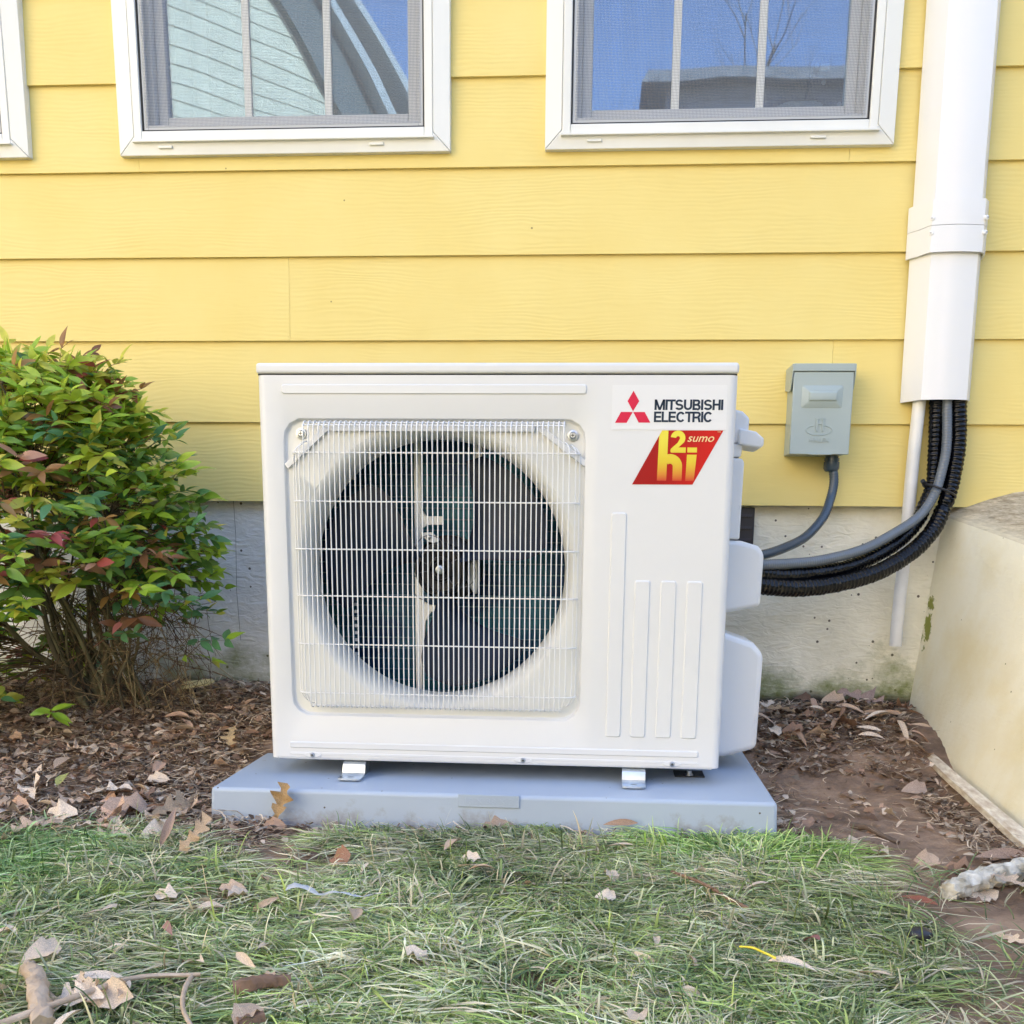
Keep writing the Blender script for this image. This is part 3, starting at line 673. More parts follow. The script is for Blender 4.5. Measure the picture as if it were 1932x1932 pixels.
SCR = [(-.4216, .1635), (-.0395, .1635), (.2246, .1635)]
for x, z in SCR: emboss([(x + .017 * math.cos(a), z + .0062 * math.sin(a)) for a in np.linspace(0, 2 * PI, 24, endpoint=False)], .0019, .0022)
mb.build('cabinet', M_CAB, ac, smooth=35)
# lid
mb = MB(); mb.box(XL - .0012, XR + .001, UY - .0015, UB, .8185, .8365); mb.build('top_lid', M_CAB, ac, bevel=.0055, seg=4)
mb = MB(); mb.box(XL + .002, XR - .002, UY + .002, UB - .001, UZ1, .8185); mb.build('lid_seam', M_DARK, ac)
# base underside and back
mb = MB(); mb.box(XL + .004, XR - .004, UY + .01, UB, UZ0 + .001, UZ0 + .012); mb.build('base_pan', M_INNER, ac)
# bell mouth
mb = MB()
prof = []
for t in np.linspace(0, PI / 2, 12): prof.append((.2475 - .023 * math.sin(t) , UY + .0095 + .046 * (1 - math.cos(t))))
rs = [rr(.0040, UY + .009, .030), circ(.2485, UY + .0092, .6)] + [circ(r, y) for r, y in prof] + [circ(.2245, UY + .085)]
mb.rings(rs); mb.build('bell_mouth', M_BELL, ac, smooth=50)
# interior partition, chamber
mb = MB()
mb.add([(XL + .006, UY + .09, UZ0 + .014), (.085, UY + .09, UZ0 + .014), (.085, UB - .02, UZ0 + .014), (XL + .006, UB - .02, UZ0 + .014),
        (XL + .006, UY + .09, UZ1 - .004), (.085, UY + .09, UZ1 - .004), (.085, UB - .02, UZ1 - .004), (XL + .006, UB - .02, UZ1 - .004)],
       [(0, 1, 2, 3), (7, 6, 5, 4), (0, 3, 7, 4), (1, 5, 6, 2)])
ringo = [(q if True else 0) for q in circ(.2250, UY + .088)]
sq = []
for q in angs:
    c, s = math.cos(q), math.sin(q); t = min((.285 if c > 0 else .29) / max(abs(c), 1e-6), .32 / max(abs(s), 1e-6)); sq.append((rcx + c * t, UY + .088, rcz + s * t))
mb.rings([sq, ringo]); mb.build('fan_chamber', M_DARK, ac)  # walls coloured near black to stand for the unlit inside
# coil
def coil_mat():
    m = bpy.data.materials.new('coil_fins'); m.use_nodes = True; t = m.node_tree; P = t.nodes['Principled BSDF']; L = t.links.new
    tc = t.nodes.new('ShaderNodeTexCoord'); sx = t.nodes.new('ShaderNodeSeparateXYZ'); L(tc.outputs['Object'], sx.inputs[0])
    k = nd(t, 'ShaderNodeMath', operation='MULTIPLY'); k.inputs[1].default_value = 2 * PI / .0028; L(sx.outputs['X'], k.inputs[0])
    s = nd(t, 'ShaderNodeMath', operation='SINE'); L(k.outputs[0], s.inputs[0])
    n = nd(t, 'ShaderNodeTexNoise', Scale=9.0, Detail=3.0); L(tc.outputs['Object'], n.inputs[0])
    cr = t.nodes.new('ShaderNodeValToRGB'); e = cr.color_ramp.elements; e[0].position = .42; e[0].color = (.016, .085, .23, 1); e[1].position = .60; e[1].color = (.04, .27, .38, 1); L(n.outputs[0], cr.inputs[0])
    mr = nd(t, 'ShaderNodeMapRange'); mr.inputs['From Min'].default_value = -1; mr.inputs['To Min'].default_value = .45; mr.inputs['To Max'].default_value = 1.2; L(s.outputs[0], mr.inputs[0])
    vm = nd(t, 'ShaderNodeVectorMath', operation='SCALE'); L(cr.outputs[0], vm.inputs[0]); L(mr.outputs[0], vm.inputs['Scale']); L(vm.outputs[0], P.inputs['Base Color'])
    P.inputs['Roughness'].default_value = .35; P.inputs['Metallic'].default_value = .2
    tr = t.nodes.new('ShaderNodeBsdfTranslucent'); L(vm.outputs[0], tr.inputs[0]); ms = t.nodes.new('ShaderNodeMixShader'); ms.inputs[0].default_value = .38
    L(P.outputs[0], ms.inputs[1]); L(tr.outputs[0], ms.inputs[2]); L(ms.outputs[0], t.nodes['Material Output'].inputs[0])
    return m
mb = MB(); mb.box(XL + .008, .084, UB - .012, UB - .004, UZ0 + .015, UZ1 - .006); coil = mb.build('coil', coil_mat(), ac)
M_TUBE = mat('coil_tube', (.14, .30, .42), .4)
k = 0
for z in np.arange(UZ0 + .03, UZ1 - .01, .0212):
    mb = MB(); mb.tube([(XL + .012, UB - .0155, z), (.08, UB - .0155, z)], .0014, 6); mb.build('tube', M_TUBE, coil)
# motor bracket, motor
mb = MB()
yb = -.505
mb.box(-.2600, -.2470, yb, yb + .012, .18, .80)
mb.prism_y([(-.247, .612), (-.2450, .600), (-.238, .590), (-.2065, .590), (-.2080, .5745), (-.236, .5740), (-.2450, .568), (-.247, .560)], yb, yb + .010)
mb.prism_y([(-.247, .345), (-.243, .352), (-.240, .395), (-.230, .412), (-.2215, .414), (-.2215, .4250), (-.232, .4255), (-.244, .432), (-.247, .45)], yb, yb + .010)
mb.prism_y([(-.2455, .4785), (-.2440, .4560), (-.230, .4540), (-.2190, .4660), (-.2250, .4790), (-.236, .4850)], yb - .004, yb + .008)
mb.prism_y([(-.2480, .5590), (-.2430, .5510), (-.2330, .5430), (-.2180, .5400), (-.2130, .5490), (-.2280, .5610)], yb - .004, yb + .008)
mb.box(-.1460, -.1400, yb, yb + .014, .60, .80); mb.box(-.1385, -.1330, yb + .002, yb + .016, .615, .80)
mbk = mb.build('motor_bracket', M_BRKT, ac, bevel=.001)
for (x, z) in ((-.2320, .5520), (-.2345, .4670)):
    s = MB(); s.lathe((x, yb - .0042, z), (0, -1, 0), [(0, .0052), (.001, .0052), (.0022, .0030)], 16); s.build('screw', M_SCREW, mbk, smooth=40)
mb = MB(); mb.lathe((-.200, -.50, .494), (0, 1, 0), [(0, .02), (.004, .05), (.012, .062), (.07, .062), (.075, .05)], 32); mb.build('motor', mat('motor_black', (.008, .008, .009), .4), ac, smooth=40)
mb = MB(); mb.prism_y([(-.160, .500), (-.146, .5150), (-.138, .512), (-.138, .462), (-.143, .446), (-.152, .455), (-.162, .475)], -.515, -.49); mb.build('motor_clamp', mat('grey_clamp', (.42, .45, .46), .35, metal=.3), ac, bevel=.003)
mb = MB()   # thermistor strip, perforated edge at left of the coil
for z in list(np.arange(.30, .505, .0135)) + [.655, .667, .679]: mb.box(-.3790, -.3735, -.50, -.494, z, z + .0055)
mb.build('fin_edge_clips', M_BRKT, ac)
# fan
fan = None
hubc = Vector((-.2035, -.553, .4935))
def blade_mesh(a0, span, name):
    mb = MB(); nr, na = 10, 16; top = []; bot = []
    for i in range(nr + 1):
        t = i / nr; r = lerp(.040, .2165, t); ring = []; ring2 = []
        hw = span * (.34 + .66 * math.sin(min(1, t * 1.15) * PI / 2) ** 1.2) / 2
        if t > .86: hw *= 1 - .35 * ((t - .86) / .14) ** 2
        sweep = .30 * t * t
        for k in range(na + 1):
            u = k / na * 2 - 1; ang = a0 + sweep + hw * u
            y = .024 * (u) * (1 - .35 * t) + .010 * u * u
            ring.append((hubc.x + r * math.cos(ang), hubc.y + y - .0015, hubc.z + r * math.sin(ang)))
            ring2.append((hubc.x + r * math.cos(ang), hubc.y + y + .0015, hubc.z + r * math.sin(ang)))
        top.append(ring + ring2[::-1])
    mb.rings(top, True, True); return mb
mbh = MB(); mbh.lathe(tuple(hubc + Vector((0, .03, 0))), (0, -1, 0), [(0, .048), (.018, .050), (.034, .046), (.036, .040), (.028, .038), (.026, .024), (.040, .0225), (.041, .019), (.030, .018), (.028, .009), (.040, .008)], 40)
hub = mbh.build('fan', M_HUB, ac, smooth=35)
for a0, sp in ((math.radians(160), 1.30), (math.radians(38), 1.16), (math.radians(-76), 1.02)):
    blade_mesh(a0 - .12, sp, 'b').build('blade', M_BLADE, hub, smooth=50)
for k in range(8):
    a_ = k * PI / 4; s = MB(); s.tube([hubc + Vector((math.cos(a_) * .009, -.008, math.sin(a_) * .009)), hubc + Vector((math.cos(a_) * .021, -.008, math.sin(a_) * .021))], .0011, 5); s.build('hub_rib', M_HUB, hub)
s = MB(); s.lathe(tuple(hubc + Vector((0, -.010, 0))), (0, -1, 0), [(0, .0078), (.003, .0078), (.004, .0045), (.010, .0045), (.0115, .003)], 12); s.build('hub_nut', M_SCREW, hub, smooth=30)
# blades' embossed circles near hub
for a_ in (math.radians(118), math.radians(-8), math.radians(-132)):
    c = hubc + Vector((math.cos(a_) * .040, -.004, math.sin(a_) * .040)); s = MB(); s.tube([c + Vector((math.cos(t) * .026, .0, math.sin(t) * .026)) for t in np.linspace(0, 2 * PI, 32)], .0008, 5); s.build('hub_ring', mat('hub_ring_grey', (.10, .10, .11), .35), hub)

# --- wire grille
GY = UY - .018; RW = .00112
gmb = MB()
gx0g, gx1g = -.4168, .0236; NV = 51
for k in range(NV):
    x = lerp(gx0g, gx1g, k / (NV - 1))
    pts = [(x, UY + .006, .7405), (x, UY + .0, .7425), (x, UY - .010, .7405), (x, GY + .001, .7330), (x, GY, .7230)] + [(x, GY, z) for z in np.linspace(.68, .29, 6)] + [(x, GY, .2700), (x, GY + .001, .2600), (x, UY - .010, .2535), (x, UY, .2520), (x, UY + .006, .2540)]
    gmb.tube(pts, RW, 6)
def hwire(z, y, xa, xb, back, r=.0013):
    bx_ = .013
    gmb.tube([(xa, back, z), (xa + .003, (back + y) / 2, z), (xa + bx_ * .7, y + .002, z), (xa + bx_ * 1.4, y, z)] + [(x, y, z) for x in np.linspace(xa + .03, xb - .03, 8)] + [(xb - bx_ * 1.4, y, z), (xb - bx_ * .7, y + .002, z), (xb - .003, (back + y) / 2, z), (xb, back, z)], r, 6)
for z in (.6898, .6095, .5293, .4496, .3657, .2793): hwire(z, GY + .002, -.4405, .0515, UY + .002)
for (z, y) in ((.7395, UY - .0045), (.7345, GY + .0045), (.2555, UY - .006)): gmb.tube([(gx0g - .002, y, z), (gx1g + .002, y, z)], .0012, 6)
for x, y, e in ((-.4395, UY - .001, .0), (-.4330, UY - .009, .004), (-.4255, UY - .0155, .008), (.0505, UY - .001, .0), (.0440, UY - .009, .004), (.0335, UY - .0155, .008)):
    s_ = 1 if x < -.2 else -1
    gmb.tube([(x + s_ * .010, UY + .004, .7015 + e), (x + s_ * .006, min(UY, y + .005), .6990 + e), (x + s_ * .001, y, .692 + e), (x, y, .680)] + [(x, y, z) for z in (.6, .5, .4)] + [(x, y, .290), (x + s_ * .001, y, .277), (x + s_ * .005, min(UY, y + .005), .269 - e), (x + s_ * .009, UY + .004, .266 - e)], RW, 6)
gmb.build('wire_grille', M_WIRE, ac, smooth=80)
# diagonal corner brackets behind the grille
mb = MB()
def strip(pts, w_, y0, y1):
    for (p, q) in zip(pts[:-1], pts[1:]):
        d = Vector((q[0] - p[0], q[1] - p[1])).normalized(); n_ = Vector((-d.y, d.x)) * w_
        mb.prism_y([(p[0], p[1]), (q[0], q[1]), (q[0] + n_.x, q[1] + n_.y), (p[0] + n_.x, p[1] + n_.y)], y0, y1)
strip([(.0580, .6700), (-.0215, .7285)], -.010, UY + .001, UY + .0055)
mb.build('grille_bracket', M_CAB, ac, bevel=.001); mb = MB()
strip([(-.4500, .6640), (-.3780, .7275)], .010, UY + .001, UY + .0055)
mb.build('grille_bracket', M_CAB, ac, bevel=.001)
mb = MB(); mb.box(-.374, -.026, UY + .0012, UY + .0056, .7262, .7372); mb.build('grille_bracket', M_CAB, ac, bevel=.001)
for (x, z) in [(-.4263, .7225), (.0380, .7210)]:
    mb = MB(); mb.lathe((x, UY + .008, z), (0, -1, 0), [(0, .0095), (.003, .009), (.0035, .006), (.0045, .0058), (.0070, .0038)], 18); s = mb.build('screw', M_SCREW, ac, smooth=40)
    mb = MB(); mb.box(x - .003, x + .003, UY + .0006, UY + .0012, z - .0006, z + .0006); mb.box(x - .0006, x + .0006, UY + .0005, UY + .0011, z - .003, z + .003); mb.build('cross_slot', M_DARK, s)
for (x, z) in SCR:
    mb = MB(); mb.lathe((x, UY - .0018, z), (0, -1, 0), [(0, .0046), (.0012, .0044), (.0030, .0026)], 16); s = mb.build('screw', M_SCREW, ac, smooth=40)
    mb = MB(); mb.box(x - .002, x + .002, UY - .0053, UY - .0049, z - .0005, z + .0005); mb.box(x - .0005, x + .0005, UY - .0054, UY - .0050, z - .002, z + .002); mb.build('cross_slot', M_DARK, s)
# --- side covers on the right
def side_part(name, poly, y0, y1, bev=.012, m=None):
    mb = MB(); mb.prism_y(poly, y0, y1); return mb.build(name, m or M_CAB, ac, bevel=bev, seg=5)
xs_ = XR - .004
side_part('lower_valve_cover', [(xs_, .1500), (.330, .1490), (.392, .1660), (.3955, .345), (.376, .366), (.325, .3835), (xs_, .385)], -.525, -.385, .011)
side_part('upper_valve_cover', [(xs_, .4165), (.330, .4215), (.3850, .4325), (.3870, .5290), (.376, .5420), (.345, .5510), (xs_, .553)], -.520, -.388, .009)
side_part('service_panel', [(xs_, .5535), (.3410, .5535), (.3425, .690), (.338, .696), (xs_, .698)], -.518, -.39, .004)
mb = MB(); mb.prism_y([(xs_, .6985), (.3365, .6985), (.3390, .7215), (xs_, .7215)], -.515, -.39); mb.build('service_panel', M_CAB, ac, bevel=.003)
side_part('lifting_handle', [(xs_, .7220), (.3470, .7220), (.3490, .7660), (.336, .7780), (xs_, .786)], -.512, -.40, .005)
mb = MB(); mb.prism_y([(.330, .7200), (.3690, .7135), (.3745, .7180), (.3745, .7300), (.360, .7420), (.330, .7480)], -.524, -.43); mb.build('lifting_handle', M_CAB, ac, bevel=.005, seg=4)
# --- feet
def foot(x, y, w_=.0205):
    mb = MB()
    prof = [(UY + .05, .1530), (UY + .004, .1520), (UY - .004, .1485), (UY - .0100, .1345), (UY - .0150, .1312), (UY - .045, .1308)]
    th = .0030
    hole = (UY - .0275, .0065)
    top = [(yy, zz) for yy, zz in prof]
    for i in range(len(top) - 2):
        (ya, za), (yb_, zb_) = top[i], top[i + 1]
        mb.add([(x - w_, ya, za), (x + w_, ya, za), (x + w_, yb_, zb_), (x - w_, yb_, zb_), (x - w_, ya, za - th), (x + w_, ya, za - th), (x + w_, yb_, zb_ - th), (x - w_, yb_, zb_ - th)],
               [(0, 1, 2, 3), (7, 6, 5, 4), (0, 4, 5, 1), (3, 2, 6, 7), (0, 3, 7, 4), (1, 5, 6, 2)])
    # toe plate with slot: outer rounded outline + inner hole ring
    N = 32; oc, ic = [], []
    cy = UY - .0300; hy = .0150
    for k in range(N):
        a_ = 2 * PI * k / N; c, s = math.cos(a_), math.sin(a_)
        ox = max(-1, min(1, c * 1.35)) * w_; oy = max(-1, min(1, s * 1.25)) * hy
        oc.append((x + ox, cy + oy)); ic.append((x + .0065 * c, cy - .001 + .0042 * s))
    zt, zb_ = .1312, .1282
    mb.rings([[(p[0], p[1], zt) for p in ic], [(p[0], p[1], zt) for p in oc], [(p[0], p[1], zb_) for p in oc], [(p[0], p[1], zb_) for p in ic], [(p[0], p[1], zt) for p in ic]])
    mb.box(x - w_ * .8, x + w_ * .8, UY + .006, UY + .05, .1250, .1500)
    return mb.build('mounting_foot', M_ZINC, ac, smooth=35)
foot(-.3450, 0); foot(.1575, 0)
mb = MB(); mb.box(.2350, .2900, -.600, -.550, .1249, .1275); an = mb.build('anchor_plate', M_RUBBER, ac, bevel=.001)
mb = MB(); mb.lathe((.262, -.590, .1275), (0, 0, 1), [(0, .008), (.002, .008), (.003, .005), (.008, .005)], 12); mb.build('anchor_bolt', M_SCREW, an, smooth=35)

# --- stickers
SY = UY - .0006
mb = MB(); mb.prism_y([(.1020, .7300), (.2915, .7300), (.2900, .8010), (.1020, .8010)], SY, UY + .0003); st = mb.build('brand_sticker', M_WHITESTICK, ac)
mb = MB()
for poly in ([(.1370, .7592), (.1467, .7755), (.1369, .7918), (.1275, .7755)], [(.1077, .7410), (.1270, .7410), (.1366, .7582), (.1170, .7582)], [(.1469, .7414), (.1662, .7414), (.1563, .7582), (.1374, .7582)]):
    mb.prism_y(poly, SY - .0004, SY + .0001)
mb.build('logo', M_RED, st)
# Letters drawn as heavy grotesque shapes
def letter_boxes(mb, ch, x, z, h, wd, st_, y0, y1):
    T = st_
    def B(x0, x1, z0, z1): mb.box(x + x0 * wd, x + x1 * wd, y0, y1, z + z0 * h, z + z1 * h)
    tx, tz = T / wd, T * .88 / h
    def stroke(a_, b_, t_=None):
        t_ = t_ or T
        p, q = Vector((x + a_[0] * wd, z + a_[1] * h)), Vector((x + b_[0] * wd, z + b_[1] * h))
        hw = t_ / 2
        mb.prism_y([(p.x - hw, p.y), (p.x + hw, p.y), (q.x + hw, q.y), (q.x - hw, q.y)], y0, y1)
    def arc(cx, cz, rx, rz, a0, a1, n=14):     # elliptical stroke in letter units, rx/rz outer
        P, Q = [], []
        for k in range(n + 1):
            a_ = math.radians(lerp(a0, a1, k / n)); P.append((x + (cx + rx * math.cos(a_)) * wd, z + (cz + rz * math.sin(a_)) * h)); Q.append((x + (cx + (rx - tx) * math.cos(a_)) * wd, z + (cz + (rz - tz) * math.sin(a_)) * h))
        for k in range(n):
            q = [P[k], P[k + 1], Q[k + 1], Q[k]] if a1 > a0 else [P[k + 1], P[k], Q[k], Q[k + 1]]
            mb.prism_y(q, y0, y1)
    if ch == 'I': B(0, 1, 0, 1)
    elif ch == 'M':
        B(0, tx, 0, 1); B(1 - tx, 1, 0, 1); stroke((.5, 0), (tx * .5 + .01, 1), T * .98); stroke((.5, 0), (1 - tx * .5 - .01, 1), T * .98)
    elif ch == 'T': B(0, 1, 1 - tz, 1); B(.5 - tx / 2, .5 + tx / 2, 0, 1 - tz)
    elif ch == 'E': B(0, tx, 0, 1); B(tx, 1, 0, tz); B(tx, .94, .5 - tz / 2, .5 + tz / 2); B(tx, .98, 1 - tz, 1)
    elif ch == 'L': B(0, tx, 0, 1); B(tx, 1, 0, tz)
    elif ch == 'H': B(0, tx, 0, 1); B(1 - tx, 1, 0, 1); B(tx, 1 - tx, .52 - tz / 2, .52 + tz / 2)
    elif ch == 'U': B(0, tx, .36, 1); B(1 - tx, 1, .36, 1); arc(.5, .36, .5, .36, 180, 360)
    elif ch == 'C': arc(.5, .5, .5, .5, 38, 322, 24)
    elif ch == 'S':
        rz = (1 + tz) / 4; arc(.5, 1 - rz, .47, rz, 22, 268, 18); arc(.5, rz, .5, rz, 92, -158, 18)
    elif ch == 'B':
        B(0, tx, 0, 1); B(tx, .6, 0, tz); B(tx, .6, .5 - tz / 2, .5 + tz / 2); B(tx, .58, 1 - tz, 1)
        arc(.58, .73 + .01, .36, .26, -90, 90); arc(.60, .265, .40, .265 + tz * .2, -90, 90)
    elif ch == 'R':
        B(0, tx, 0, 1); B(tx, .6, .45 - tz / 2, .45 + tz / 2); B(tx, .6, 1 - tz, 1); arc(.60, .715, .38, .285, -90, 90)
        stroke((1 - tx / 2, 0), (.86 - tx / 2, .46), T)
def word(mb, txt, x0, x1, z, h, y0, y1, T, widths):
    tot = sum(widths[c] for c in txt) ; gap = ((x1 - x0) - tot) / (len(txt) - 1); x = x0
    for k_, c in enumerate(txt): letter_boxes(mb, c, x, z, h, widths[c], T, y0, y1); x += widths[c] + gap - (.0014 if c == 'T' else 0) + (.0014 / 8 if c != 'T' else 0); x -= .0010 if txt[k_ + 1:k_ + 2] == 'T' else -.0001
WD = dict(M=.0172, I=.0036, T=.0135, S=.0138, U=.0136, B=.0132, H=.0132, E=.0122, L=.0110, C=.0150, R=.0138)
mb = MB(); word(mb, 'MITSUBISHI', .1722, .2848, .7615, .0166, SY - .0004, SY + .0001, .0036, WD); word(mb, 'ELECTRIC', .1718, .2690, .7422, .0168, SY - .0005, SY + .0001, .0036, WD)
mb.build('lettering', M_NAVY, st, fix=True)
# second sticker: red parallelogram with yellow h2i
def red_print():
    m = bpy.data.materials.new('red_print'); m.use_nodes = True; t = m.node_tree; P = t.nodes['Principled BSDF']; L = t.links.new
    tc = t.nodes.new('ShaderNodeTexCoord'); sx = t.nodes.new('ShaderNodeSeparateXYZ'); L(tc.outputs['Object'], sx.inputs[0])
    mr = nd(t, 'ShaderNodeMapRange'); mr.inputs['From Min'].default_value = .18; mr.inputs['From Max'].default_value = .26; L(sx.outputs['X'], mr.inputs[0])
    mx = nd(t, 'ShaderNodeMix', data_type='RGBA'); L(mr.outputs[0], mx.inputs[0]); mx.inputs[6].default_value = (.36, .002, .002, 1); mx.inputs[7].default_value = (.58, .008, .004, 1)
    L(mx.outputs[2], P.inputs['Base Color']); P.inputs['Roughness'].default_value = .3; P.inputs['Specular IOR Level'].default_value = .25; return m
def yellow_print():
    m = bpy.data.materials.new('yellow_print'); m.use_nodes = True; t = m.node_tree; P = t.nodes['Principled BSDF']; L = t.links.new
    tc = t.nodes.new('ShaderNodeTexCoord'); sx = t.nodes.new('ShaderNodeSeparateXYZ'); L(tc.outputs['Object'], sx.inputs[0])
    mr = nd(t, 'ShaderNodeMapRange'); mr.inputs['From Min'].default_value = .6420; mr.inputs['From Max'].default_value = .7292; L(sx.outputs['Z'], mr.inputs[0])
    cr = t.nodes.new('ShaderNodeValToRGB'); e = cr.color_ramp.elements; e[0].position = .06; e[0].color = (.58, .02, .004, 1); e[1].position = .42; e[1].color = (.72, .52, .02, 1); k_ = e.new(.22); k_.color = (.68, .27, .015, 1); k_ = e.new(.8); k_.color = (.78, .66, .05, 1)
    L(mr.outputs[0], cr.inputs[0]); L(cr.outputs[0], P.inputs['Base Color']); P.inputs['Roughness'].default_value = .3; return m
M_YEL = yellow_print()
mb = MB(); mb.prism_y([(.1390, .6418), (.2398, .6422), (.2868, .7293), (.1861, .7291)], SY, UY + .0002); rs_ = mb.build('emblem_sticker', red_print(), ac)
y0, y1 = SY - .0003, SY + .0001
def arcband(mb, cx, cz, ro, ri, a0, a1, n, y0, y1, ez=1):
    P = [(cx + ro * math.cos(math.radians(lerp(a0, a1, k / n))), cz + ez * ro * math.sin(math.radians(lerp(a0, a1, k / n)))) for k in range(n + 1)]
    Q = [(cx + ri * math.cos(math.radians(lerp(a0, a1, k / n))), cz + ez * ri * math.sin(math.radians(lerp(a0, a1, k / n)))) for k in range(n + 1)]
    for k in range(n): mb.prism_y([Q[k], P[k], P[k + 1], Q[k + 1]], y0, y1)
mb = MB()
mb.prism_y([(.1803, .6484), (.1958, .6484), (.1966, .7290), (.1862, .7290), (.1815, .7205)], y0, y1)           # h stem
arcband(mb, .2010, .6710, .0203, .0049, 0, 132, 16, y0 - .0001, y1 - .0001)
mb.prism_y([(.2061, .6484), (.2213, .6484), (.2213, .6715), (.2059, .6715)], y0 - .00005, y1)
mb.prism_y([(.2275, .6484), (.2415, .6484), (.2447, .6905), (.2287, .6905)], y0, y1)                          # i
mb.prism_y([(.2290, .6940), (.2447, .6940), (.2447, .7020), (.2290, .7020)], y0, y1)
arcband(mb, .2128, .7168, .0122, .0032, -38, 172, 16, y0 - .0002, y1 - .0002, 1.0)                            # 2
mb.prism_y([(.2040, .6990), (.2110, .6990), (.2232, .7105), (.2155, .7150), (.2125, .7095), (.2030, .7010)], y0 - .00025, y1 - .0001)
mb.prism_y([(.2030, .6936), (.2262, .6936), (.2262, .7020), (.2045, .7020), (.2018, .7000), (.2008, .6970), (.2012, .6945)], y0 - .0001, y1)
mb.build('lettering', M_YEL, rs_)
M_CREAM = mat('cream_print', (.80, .62, .30), .35)
text_mesh('sumo', .02, (.2285, SY - .0003, .7110), M_CREAM, 'lettering', rs_, shear=.32, bold=.0001, extrude=.0001, fit=(.0440, .0088))
text_mesh('TM', .005, (.2770, SY - .0003, .7258), M_CREAM, 'lettering', rs_, extrude=.0001, fit=(.0055, .0022))

# ------------------------------------------------------------------ concrete bulkhead on the right
def bulk_mat():
    m = bpy.data.materials.new('painted_concrete'); m.use_nodes = True; t = m.node_tree; P = t.nodes['Principled BSDF']; L = t.links.new
    tc = t.nodes.new('ShaderNodeTexCoord'); ge = t.nodes.new('ShaderNodeNewGeometry'); sx = t.nodes.new('ShaderNodeSeparateXYZ'); L(ge.outputs['True Normal'], sx.inputs[0])
    n = nd(t, 'ShaderNodeTexNoise', Scale=4.0, Detail=7.0, Roughness=.6); L(tc.outputs['Object'], n.inputs[0])
    cr = t.nodes.new('ShaderNodeValToRGB'); e = cr.color_ramp.elements; e[0].position = .32; e[0].color = (.80, .70, .44, 1); e[1].position = .55; e[1].color = (.87, .82, .64, 1); L(n.outputs[0], cr.inputs[0])
    mp = t.nodes.new('ShaderNodeMapping'); mp.inputs['Scale'].default_value = (18, 5, 60); L(tc.outputs['Object'], mp.inputs[0])
    n2 = nd(t, 'ShaderNodeTexNoise', Scale=3.0, Detail=8.0, Roughness=.75); L(mp.outputs[0], n2.inputs[0])
    c2 = t.nodes.new('ShaderNodeValToRGB'); e = c2.color_ramp.elements; e[0].position = .38; e[0].color = (.26, .20, .12, 1); e[1].position = .64; e[1].color = (.66, .56, .40, 1); L(n2.outputs[0], c2.inputs[0])
    mr = nd(t, 'ShaderNodeMapRange'); mr.inputs['From Min'].default_value = .55; mr.inputs['From Max'].default_value = .80; L(sx.outputs['Z'], mr.inputs[0])
    mx = nd(t, 'ShaderNodeMix', data_type='RGBA'); L(mr.outputs[0], mx.inputs[0]); L(cr.outputs[0], mx.inputs[6]); L(c2.outputs[0], mx.inputs[7])
    # moss in the corner against the house, lower stains
    so2 = t.nodes.new('ShaderNodeSeparateXYZ'); L(tc.outputs['Object'], so2.inputs[0])
    n3 = nd(t, 'ShaderNodeTexNoise', Scale=26.0, Detail=6.0, Roughness=.7); L(tc.outputs['Object'], n3.inputs[0])
    ry = nd(t, 'ShaderNodeMapRange'); ry.inputs['From Min'].default_value = -.075; ry.inputs['From Max'].default_value = .0; ry.inputs['To Min'].default_value = -.35; ry.inputs['To Max'].default_value = .11; L(so2.outputs['Y'], ry.inputs[0])
    dz = nd(t, 'ShaderNodeMath', operation='SUBTRACT'); dz.inputs[1].default_value = .375; L(so2.outputs['Z'], dz.inputs[0])
    az = nd(t, 'ShaderNodeMath', operation='ABSOLUTE'); L(dz.outputs[0], az.inputs[0])
    rz = nd(t, 'ShaderNodeMapRange'); rz.inputs['From Min'].default_value = .05; rz.inputs['From Max'].default_value = .12; rz.inputs['To Min'].default_value = 0; rz.inputs['To Max'].default_value = -.4; L(az.outputs[0], rz.inputs[0])
    a1 = nd(t, 'ShaderNodeMath', operation='ADD'); L(n3.outputs[0], a1.inputs[0]); L(ry.outputs[0], a1.inputs[1])
    a2 = nd(t, 'ShaderNodeMath', operation='ADD'); L(a1.outputs[0], a2.inputs[0]); L(rz.outputs[0], a2.inputs[1])
    r3 = nd(t, 'ShaderNodeMapRange'); r3.inputs['From Min'].default_value = .53; r3.inputs['From Max'].default_value = .58; L(a2.outputs[0], r3.inputs[0])
    m3 = nd(t, 'ShaderNodeMix', data_type='RGBA'); L(r3.outputs[0], m3.inputs[0]); L(mx.outputs[2], m3.inputs[6]); m3.inputs[7].default_value = (.24, .26, .04, 1)
    vo = nd(t, 'ShaderNodeTexVoronoi', Scale=16.0); L(tc.outputs['Object'], vo.inputs[0])
    lt = nd(t, 'ShaderNodeMath', operation='LESS_THAN'); lt.inputs[1].default_value = .03; L(vo.outputs['Distance'], lt.inputs[0])
    m4 = nd(t, 'ShaderNodeMix', data_type='RGBA'); L(lt.outputs[0], m4.inputs[0]); L(m3.outputs[2], m4.inputs[6]); m4.inputs[7].default_value = (.3, .27, .12, 1)
    L(m4.outputs[2], P.inputs['Base Color']); P.inputs['Roughness'].default_value = .7
    n5 = nd(t, 'ShaderNodeTexNoise', Scale=60.0, Detail=7.0); L(tc.outputs['Object'], n5.inputs[0])
    ad = nd(t, 'ShaderNodeMath', operation='MULTIPLY_ADD'); ad.inputs[1].default_value = .8; L(n2.outputs[0], ad.inputs[0]); L(n5.outputs[0], ad.inputs[2])
